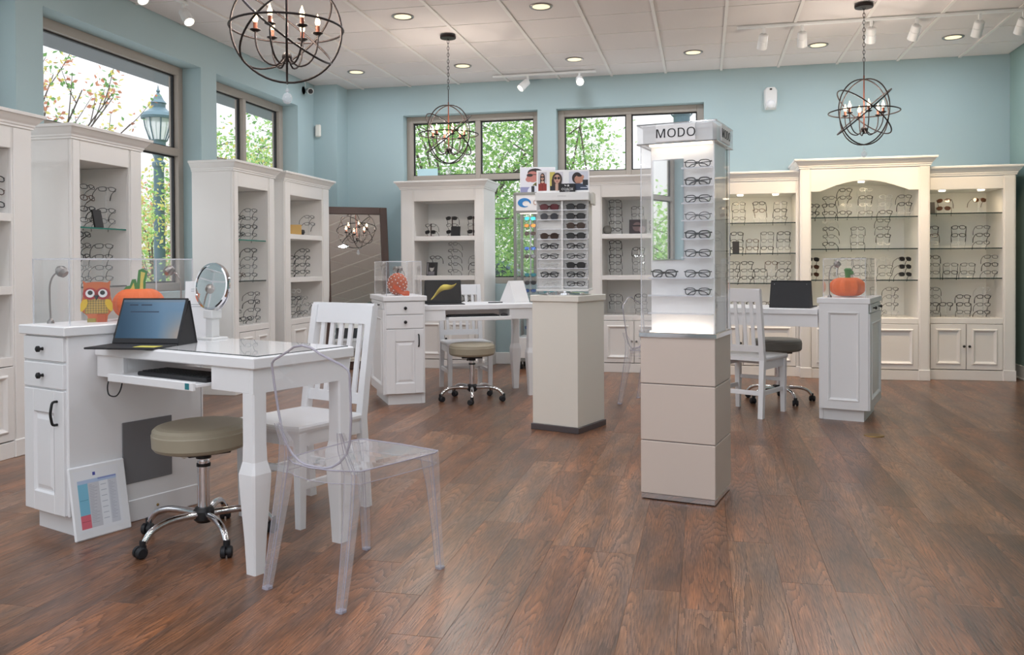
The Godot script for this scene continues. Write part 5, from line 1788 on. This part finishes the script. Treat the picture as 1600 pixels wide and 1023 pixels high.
	pen.transform = t2 * Transform3D(Basis(Vector3.UP, 0.2), V(1.06, 0.828, -0.30))
	tag(pen, "black pen lying on the middle desk", "pen")
	var sg = thing("tilted_sign", "white slanted sign holder at the right end of the middle desk", "sign", at.call(t2, 1.26, 0.828, -0.36), a2 - 1.15)
	obj("panel", Mb.new().prism([Vector2(-0.10, 0), Vector2(0.11, 0), Vector2(0.11, 0.012), Vector2(0.03, 0.20), Vector2(0.022, 0.20), Vector2(0.0, 0.17)], -0.09, 0.09), "paper", sg)
	# right desk
	acrylic_case(t3 * Transform3D(Basis(), V(0.022, 0.915, -0.022)), "acrylic case over the honeycomb pumpkin on the right pedestal", 0.30, 0.625, 0.295)
	p = pumpkin(at.call(t3, 0.178, 0.915, -0.42), 0.2, 0.128, 0.60, 9, 0.06, "orange", "orange honeycomb paper pumpkin in the right acrylic case", "honeycomb_pumpkin")
	obj("stem", Mb.new().at(0.0, 0.135, 0.0).lathe([Vector2(0, 0), Vector2(0.030, 0.0), Vector2(0.020, 0.02), Vector2(0.024, 0.05), Vector2(0.030, 0.075), Vector2(0.018, 0.085), Vector2(0, 0.085)], 8, false).ball(V(0.022, 0.05, 0.015), 0.018, 8), "stem_green", p)
	gooseneck(at.call(t3, 0.285, 0.915, -0.575), a3 + PI + 0.4, "gooseneck lamp left of the honeycomb pumpkin", 0.25)
	# on the floor and walls
	var fo = thing("floor_outlet", "round brass outlet cover set in the floor at right", "outlet", V(1.125, 0.0, -6.18))
	obj("cover", Mb.new().lathe([Vector2(0, 0), Vector2(0.066, 0), Vector2(0.064, 0.005), Vector2(0.05, 0.007), Vector2(0, 0.007)], 28), "brass", fo)
	var ms = thing("motion_sensor", "white motion sensor high on the far wall", "sensor", V(0.719, 2.995, ZB))
	obj("housing", Mb.new().loft([[V(-0.06, -0.125, 0), V(0.06, -0.125, 0), V(0.072, -0.06, 0), V(0.072, 0.09, 0), V(0.045, 0.125, 0), V(-0.045, 0.125, 0), V(-0.072, 0.09, 0), V(-0.072, -0.06, 0)], [V(-0.045, -0.11, 0.07), V(0.045, -0.11, 0.07), V(0.06, -0.05, 0.085), V(0.06, 0.08, 0.06), V(0.035, 0.115, 0.045), V(-0.035, 0.115, 0.045), V(-0.06, 0.08, 0.06), V(-0.06, -0.05, 0.085)]]), "trim_white", ms)
	obj("dome", Mb.new().ball(V(0, -0.07, 0.06), 0.048, 16), "chair_white", ms)
	obj("lamp_window", Mb.new().bx(-0.012, 0.085, 0.05, 0.012, 0.10, 0.062, 0.002), "black", ms)
	var cm = thing("security_camera", "white bullet security camera on the left wall by the corner", "camera", V(XL, 3.235, -9.25))
	var cmb = Mb.new()
	cmb.t = Transform3D(Basis(Vector3.FORWARD, -PI / 2), Vector3.ZERO)
	obj("mount", cmb.lathe([Vector2(0, 0), Vector2(0.048, 0), Vector2(0.046, 0.018), Vector2(0.02, 0.03), Vector2(0.016, 0.07), Vector2(0, 0.07)], 18), "trim_white", cm)
	cmb = Mb.new()
	cmb.t = Transform3D(Basis(Vector3.UP, deg_to_rad(35)) * Basis(Vector3.RIGHT, PI / 2 + 0.25), V(0.075, -0.01, 0.0))
	var bd = obj("barrel", cmb.lathe([Vector2(0, -0.06), Vector2(0.032, -0.058), Vector2(0.036, -0.05), Vector2(0.036, 0.085), Vector2(0.031, 0.09), Vector2(0.029, 0.082), Vector2(0, 0.082)], 20), "trim_white", cm)
	cmb = Mb.new()
	cmb.t = Transform3D(Basis(Vector3.UP, deg_to_rad(35)) * Basis(Vector3.RIGHT, PI / 2 + 0.25), V(0.075, -0.01, 0.0))
	obj("lens_face", cmb.lathe([Vector2(0, 0.083), Vector2(0.028, 0.083), Vector2(0.028, 0.0835), Vector2(0.013, 0.0838), Vector2(0.011, 0.088), Vector2(0, 0.089)], 20), "black", bd)
	obj("cable", Mb.new().tube([V(0.02, 0.03, 0), V(0.03, 0.07, 0.01), V(0.02, 0.10, 0.01)], 0.004, 6), "trim_white", cm)
	var ws = thing("wall_sensor", "small cream wall sensor on the corner pilaster", "sensor", V(-4.52, 2.795, -9.51))
	obj("box", Mb.new().bx(-0.035, -0.075, 0, 0.035, 0.075, 0.035, 0.012), "cream", ws)
	obj("base_plate", Mb.new().bx(-0.05, -0.06, 0, -0.035, 0.06, 0.012, 0.002), "grey_panel", ws)
	var wc = thing("window_card", "pale blue card stuck in the far wall window behind the cabinet", "card", V(-3.30, 2.155, ZB - 0.14))
	obj("card", Mb.new().bx(-0.13, 0.0, -0.004, 0.13, 0.20, 0.0), "pale_card", wc)

# ---------------------------------------------------------------- outside
func leaf_mesh(s):
	var b = Mb.new()
	var l = [V(0, 0, 0), V(s * 0.28, s * 0.45, -s * 0.06), V(0, s, s * 0.02), V(-s * 0.28, s * 0.45, -s * 0.06), V(0, s * 0.5, s * 0.04)]
	b.face([l[0], l[1], l[4]], Vector3.BACK)
	b.face([l[1], l[2], l[4]], Vector3.BACK)
	b.face([l[2], l[3], l[4]], Vector3.BACK)
	b.face([l[3], l[0], l[4]], Vector3.BACK)
	return b.done()

func tree(label, at, trunk_h, crown, radii, n_twigs, leaves_each, colors, leaf, trunk_r, group = "trees outside the windows"):
	var o = thing("tree", label, "tree", at, 0.0, group)
	var wood = Mb.new()
	var top = V(crown.x * 0.5, trunk_h, crown.z * 0.5)
	obj("trunk", Mb.new().tube([V(0, 0, 0), top * 0.5 + V(trunk_r * 0.6, 0, 0), top], [trunk_r, trunk_r * 0.8, trunk_r * 0.65], 9), "bark", o)
	var tips = []
	for i in n_twigs:
		var d = Vector3.ONE
		while d.length() > 1.0:
			d = V(rng.randf_range(-1, 1), rng.randf_range(-1, 1), rng.randf_range(-1, 1))
		d = d.normalized() * pow(d.length(), 0.6)
		var tip = crown + d * radii
		if i < 16:
			var mid = top.lerp(tip, 0.5) + V(rng.randf_range(-0.2, 0.2), 0.15, rng.randf_range(-0.2, 0.2)) * radii.x * 0.4
			wood.tube([top, mid, tip], [trunk_r * 0.3, trunk_r * 0.16, trunk_r * 0.06], 5)
			tips.append([mid, tip])
		else:
			var q = tips[rng.randi() % tips.size()] if tips.size() else [top, top]
			var s = q[0].lerp(q[1], rng.randf())
			if s.distance_to(tip) < radii.length() * 0.45 and i < 160:
				wood.tube([s, s.lerp(tip, 0.5) + V(0, 0.05, 0), tip], [trunk_r * 0.11, trunk_r * 0.07, trunk_r * 0.03], 4)
			tips.append([tip, tip])
	obj("branches", wood, "bark", o)
	var per = {}
	for c in colors:
		per[c] = []
	for q in tips:
		var c = colors[rng.randi() % colors.size()]
		for k in leaves_each:
			if rng.randf() < 0.25:
				c = colors[rng.randi() % colors.size()]
			var s = q[1] + V(rng.randfn(0, 1), rng.randfn(0, 1), rng.randfn(0, 1)) * leaf * 2.6
			var b = Basis.from_euler(Vector3(rng.randf() * TAU, rng.randf() * TAU, rng.randf() * TAU)) * Basis().scaled(Vector3.ONE * rng.randf_range(0.7, 1.3))
			per[c].append(Transform3D(b, s))
	var lm = leaf_mesh(leaf)
	for c in colors:
		var mm = MultiMesh.new()
		mm.transform_format = MultiMesh.TRANSFORM_3D
		mm.mesh = lm
		mm.instance_count = per[c].size()
		for i in per[c].size():
			mm.set_instance_transform(i, per[c][i])
		var mi = MultiMeshInstance3D.new()
		mi.name = "foliage"
		mi.multimesh = mm
		mi.material_override = M[c]
		mi.set_meta("kind", "stuff")
		o.add_child(mi, true)
	return o

func vase_tree(at):   # thin stems spreading upwards, leaf clusters at the twig ends
	var o = thing("tree", "sparse autumn tree with few rusty leaves outside the left window", "tree", at, 0.0, "trees outside the windows")
	var wood = Mb.new()
	obj("trunk", Mb.new().tube([V(0, 0, 0), V(0.02, 0.5, 0), V(0, 1.0, 0)], [0.08, 0.065, 0.06], 9), "bark", o)
	var tips = []
	for i in 20:
		var a = TAU * i / 20 + rng.randf_range(-0.2, 0.2)
		var r = rng.randf_range(0.5, 1.75)
		var h = rng.randf_range(3.6, 4.2) - 0.32 * r
		var p0 = V(0, 0.95, 0)
		var tip = V(cos(a) * r, h, sin(a) * r)
		var mid = V(tip.x * 0.42, lerp(0.95, h, 0.55), tip.z * 0.42) + V(rng.randf_range(-0.1, 0.1), 0, rng.randf_range(-0.1, 0.1))
		var path = sm([p0, mid, tip], 5)
		wood.tube(path, sm([0.030, 0.016, 0.006], 5), 6)
		tips.append(tip)
		for k in 7:
			var s = path[3 + k]
			var d = (tip - mid).normalized() * rng.randf_range(0.25, 0.55) + V(rng.randf_range(-0.35, 0.35), rng.randf_range(-0.05, 0.25), rng.randf_range(-0.35, 0.35))
			wood.tube(sm([s, s + d * 0.5 + V(0, -0.03, 0), s + d], 3), sm([0.008, 0.006, 0.003], 3), 4)
			tips.append(s + d)
			tips.append(s + d * 0.6)
	obj("branches", wood, "bark", o)
	var lm = leaf_mesh(0.075)
	for c in ["leaf_rust", "leaf_yellow", "leaf_dark"]:
		var mm = MultiMesh.new()
		mm.transform_format = MultiMesh.TRANSFORM_3D
		mm.mesh = lm
		var list = []
		for q in tips:
			for k in rng.randi_range(1, 6):
				list.append(Transform3D(Basis.from_euler(V(rng.randf() * TAU, rng.randf() * TAU, rng.randf() * TAU)), q + V(rng.randfn(0, 0.07), rng.randfn(0, 0.06), rng.randfn(0, 0.07))))
		mm.instance_count = list.size()
		for i in list.size():
			mm.set_instance_transform(i, list[i])
		var mi = MultiMeshInstance3D.new()
		mi.name = "foliage"
		mi.multimesh = mm
		mi.material_override = M[c]
		mi.set_meta("kind", "stuff")
		o.add_child(mi, true)

func street_lamp(at, label):
	var o = thing("street_lamp", label, "street lamp", at, 0.0, "street lamps outside")
	obj("post", Mb.new().lathe([Vector2(0, 0), Vector2(0.26, 0), Vector2(0.26, 0.25), Vector2(0.20, 0.32), Vector2(0.19, 0.70), Vector2(0.22, 0.74), Vector2(0.13, 0.86), Vector2(0.10, 1.0), Vector2(0.085, 3.05), Vector2(0.11, 3.08), Vector2(0.11, 3.14), Vector2(0.07, 3.18), Vector2(0.085, 3.24), Vector2(0.12, 3.32), Vector2(0.12, 3.50), Vector2(0.15, 3.53), Vector2(0, 3.54)], 20), "lamp_green", o)
	obj("globe", Mb.new().lathe([Vector2(0, 3.53), Vector2(0.12, 3.54), Vector2(0.20, 3.75), Vector2(0.225, 3.92), Vector2(0, 3.93)], 20), "lamp_glass", o)
	var rb = Mb.new()
	for i in 8:
		var a = TAU * i / 8
		var d = V(cos(a), 0, sin(a))
		rb.tube([d * 0.14 + V(0, 3.53, 0), d * 0.215 + V(0, 3.75, 0), d * 0.245 + V(0, 3.93, 0)], 0.012, 5)
	obj("cage", rb, "lamp_green", o)
	obj("hood", Mb.new().lathe([Vector2(0, 3.90), Vector2(0.285, 3.90), Vector2(0.29, 3.94), Vector2(0.25, 4.0), Vector2(0.17, 4.05), Vector2(0.12, 4.10), Vector2(0.12, 4.16), Vector2(0.14, 4.18), Vector2(0.09, 4.24), Vector2(0.05, 4.32), Vector2(0.02, 4.36), Vector2(0.035, 4.39), Vector2(0.012, 4.43), Vector2(0.0, 4.52)], 20), "lamp_green", o)
	return o

func car(at, turn):
	var o = thing("car", "blue-grey car parked outside the far wall window", "car", at, turn)
	var side = []
	for q in [[-2.2, 0.35], [2.2, 0.35], [2.25, 0.62], [2.1, 0.80], [1.2, 0.93], [0.55, 1.40], [-0.9, 1.44], [-1.65, 1.02], [-2.15, 0.95], [-2.25, 0.6]]:
		side.append(Vector2(q[0], q[1]))
	obj("body", Mb.new().prism(side, -0.85, 0.85), "car_blue", o)
	for z in [-0.853, 0.853]:
		for q in [[[0.98, 0.96], [0.52, 1.33], [-0.1, 1.36], [-0.1, 0.96]], [[-0.18, 0.96], [-0.18, 1.36], [-0.85, 1.37], [-1.4, 1.0]]]:
			obj("window", Mb.new().prism(q.map(func(p): return Vector2(p[0], p[1])), min(z, z * 1.006), max(z, z * 1.006)), "car_glass", o)
		for x in [-1.35, 1.35]:
			var b = Mb.new()
			b.t = Transform3D(Basis(Vector3.RIGHT, PI / 2), V(x, 0.33, z))
			obj("wheel", b.lathe([Vector2(0, -0.09), Vector2(0.20, -0.10), Vector2(0.33, -0.09), Vector2(0.33, 0.09), Vector2(0.20, 0.10), Vector2(0, 0.09)], 20), "rubber", o)

func outside():
	var g = obj("street_ground", Mb.new().bx(-60, -0.35, -70, XL - 0.3, -0.15, 40).bx(XL - 0.3, -0.35, -70, 40, -0.15, ZB - 0.3).bx(XL - 0.3, -0.35, ZF + 0.3, 40, -0.15, 40), "pavement")
	tag(g, "grey pavement outside the windows", "pavement", "", "structure")
	tag(obj("roof_canopy", Mb.new().bx(-5.72, 3.14, ZB - 3, XL - 0.3, 3.34, ZF + 3), "canopy"), "grey canopy over the outside of the left windows", "canopy", "", "structure")
	street_lamp(V(-9.3, -0.15, -13.2), "blue-green street lamp with a hooded globe outside the left window")
	street_lamp(V(-0.32, -0.15, -12.9), "street lamp above the white tower outside the far wall")
	car(V(-4.6, -0.15, -17.5), 0.15)
	# left window: thin autumn tree, then thicker yellowing trees
	vase_tree(V(-8.45, -0.15, -8.9))
	tree("yellowing tree behind the street lamp outside the left window", V(-12.5, -0.15, -17.5), 1.0, V(0, 1.9, 0), V(2.2, 1.5, 1.8), 420, 18, ["leaf_yellow", "leaf_pale", "leaf_rust", "leaf_green"], 0.09, 0.10)
	tree("yellow-green tree outside the narrow left window", V(-7.5, -0.15, -13.2), 1.5, V(-0.2, 2.2, -0.2), V(1.6, 1.4, 1.6), 420, 16, ["leaf_yellow", "leaf_pale", "leaf_green"], 0.08, 0.09)
	tree("dark green tree beyond the narrow left window", V(-8.6, -0.15, -17.2), 1.6, V(0, 2.9, 0), V(1.6, 2.1, 1.6), 420, 16, ["leaf_dark", "leaf_green", "leaf_pale"], 0.10, 0.12)
	tree("large leafy tree filling the far wall window behind the middle chandelier", V(-4.4, -0.15, -14.6), 1.5, V(0, 3.1, 0), V(2.9, 2.3, 2.0), 1200, 24, ["leaf_green", "leaf_dark", "leaf_pale"], 0.085, 0.14)
	tree("low green tree far beyond the parked car", V(-5.2, -0.15, -22.5), 0.8, V(0, 1.5, 0), V(3.4, 1.5, 2.0), 600, 16, ["leaf_green", "leaf_dark"], 0.13, 0.14)
	tree("low green tree left of the parked car", V(-12.0, -0.15, -25.0), 0.8, V(0, 1.9, 0), V(3.4, 2.0, 2.0), 500, 16, ["leaf_green", "leaf_yellow"], 0.15, 0.14)
	tree("distant green tree behind the street lamp post", V(-19.5, -0.15, -22.0), 1.0, V(0, 2.0, 0), V(4.0, 1.9, 2.2), 600, 16, ["leaf_green", "leaf_yellow", "leaf_pale"], 0.15, 0.16)
	# out of view, placed to show in the mirrors
	tree("green tree out of view behind the camera, reflected in the tower mirror", V(-7.2, -0.15, 9.6), 1.0, V(0, 1.4, 0), V(2.2, 1.3, 2.0), 420, 14, ["leaf_green", "leaf_pale"], 0.12, 0.12)

func _ready():
	rng.seed = 20240611
	# camera
	var cam = Camera3D.new()
	cam.name = "camera"
	cam.projection = Camera3D.PROJECTION_FRUSTUM
	cam.near = 0.05
	cam.far = 200.0
	var fpx = 1331.2
	cam.size = 1023.0 / fpx * cam.near
	cam.frustum_offset = Vector2(0.0, (429.6 - 511.5) / fpx * cam.near)
	add_child(cam)
	cam.position = V(0, 1.17, 0)
	cam.rotation_order = EULER_ORDER_YXZ
	cam.rotation = V(deg_to_rad(-0.66), deg_to_rad(12.71), deg_to_rad(-0.28))
	cam.current = true
	# sky and exposure
	var env = Environment.new()
	env.background_mode = Environment.BG_SKY
	var sky = Sky.new()
	var sm = ProceduralSkyMaterial.new()
	sm.sky_top_color = Color("e4f0ff")
	sm.sky_horizon_color = Color("605f5e")
	sm.sky_curve = 2.4
	sm.ground_bottom_color = Color("6d6b68")
	sm.ground_horizon_color = Color("c9c5c0")
	sm.sky_energy_multiplier = 2.5
	sm.ground_energy_multiplier = 1.0
	sky.sky_material = sm
	env.sky = sky
	env.tonemap_mode = Environment.TONE_MAPPER_LINEAR
	env.tonemap_exposure = 1.12
	env.sdfgi_enabled = true
	env.ssao_enabled = true
	env.ssil_enabled = true
	var we = WorldEnvironment.new()
	we.name = "environment"
	we.environment = env
	add_child(we)
	materials()
	glasses_materials()
	mk("pale_card", "bfe0e8", 0.6)
	clear("acrylic_thick", "f0f2f8", 0.22, 0.05)
	# the room
	room()
	downlights()
	tracks()
	chandeliers()
	cabinets()
	# three desk groups: pedestal, desk, stool, visitor's chair
	var t1 = Transform3D(Basis(Vector3.UP, deg_to_rad(-20.46)), V(-2.992, 0, -3.268))
	var t2 = Transform3D(Basis(Vector3.UP, deg_to_rad(30.84)), V(-2.607, 0, -6.703))
	var t3 = Transform3D(Basis(Vector3.UP, deg_to_rad(163.0)), V(1.368, 0, -7.289))
	credenza(t1, "white two-drawer pedestal at the near left under the owl")
	credenza(t2, "white two-drawer pedestal in the middle under the beaded pumpkin")
	credenza(t3, "white pedestal at right under the honeycomb pumpkin")
	desk(t1, "white desk at the near left with turned legs")
	desk(t2, "white desk in the middle holding the gold ribbon tablet")
	desk(t3, "white desk at right holding the black tablet seen from behind")
	var s1 = stool(V(-2.10, 0, -3.27), deg_to_rad(-40), 0.50, "seat_tan", "round tan stool on chrome casters at the near left desk", 0.02)
	obj("cloth_tag", Mb.new().at(-0.07, 0.395, 0.06, 0.9).prism([Vector2(-0.05, 0), Vector2(-0.042, -0.03), Vector2(0.0, -0.055), Vector2(0.02, -0.045), Vector2(0.055, -0.02), Vector2(0.055, 0)], 0, 0.003), "cream", s1)
	stool(V(-1.97, 0, -7.14), deg_to_rad(-75), 0.495, "seat_tan", "round tan stool on chrome casters at the middle desk")
	stool(V(0.61, 0, -7.59), deg_to_rad(-65), 0.535, "seat_grey", "round grey stool on chrome casters at the right desk")
	slat_chair(V(-1.87, 0, -3.73), deg_to_rad(-20.5), "white slat-back chair behind the near left desk")
	slat_chair(V(-2.20, 0, -7.75), deg_to_rad(28), "white slat-back chair behind the middle desk and tan stool")
	slat_chair(V(0.355, 0, -6.98), deg_to_rad(153), "white slat-back chair right of the tall white tower, seen from behind")
	ghost_chair(V(-1.275, 0, -2.985), deg_to_rad(157.7), "clear acrylic chair in the foreground beside the left desk")
	ghost_chair(V(-1.33, 0, -7.93), deg_to_rad(-59), "clear acrylic chair half hidden left of the cream pedestal")
	ghost_chair(V(-0.38, 0, -7.25), deg_to_rad(70), "clear acrylic chair mostly hidden behind the tall white tower")
	white_tower()
	poster_tower()
	glass_tower()
	leaning_mirror()
	small_things(t1, t2, t3)
	outside()
	for k in protos:
		protos[k].free()
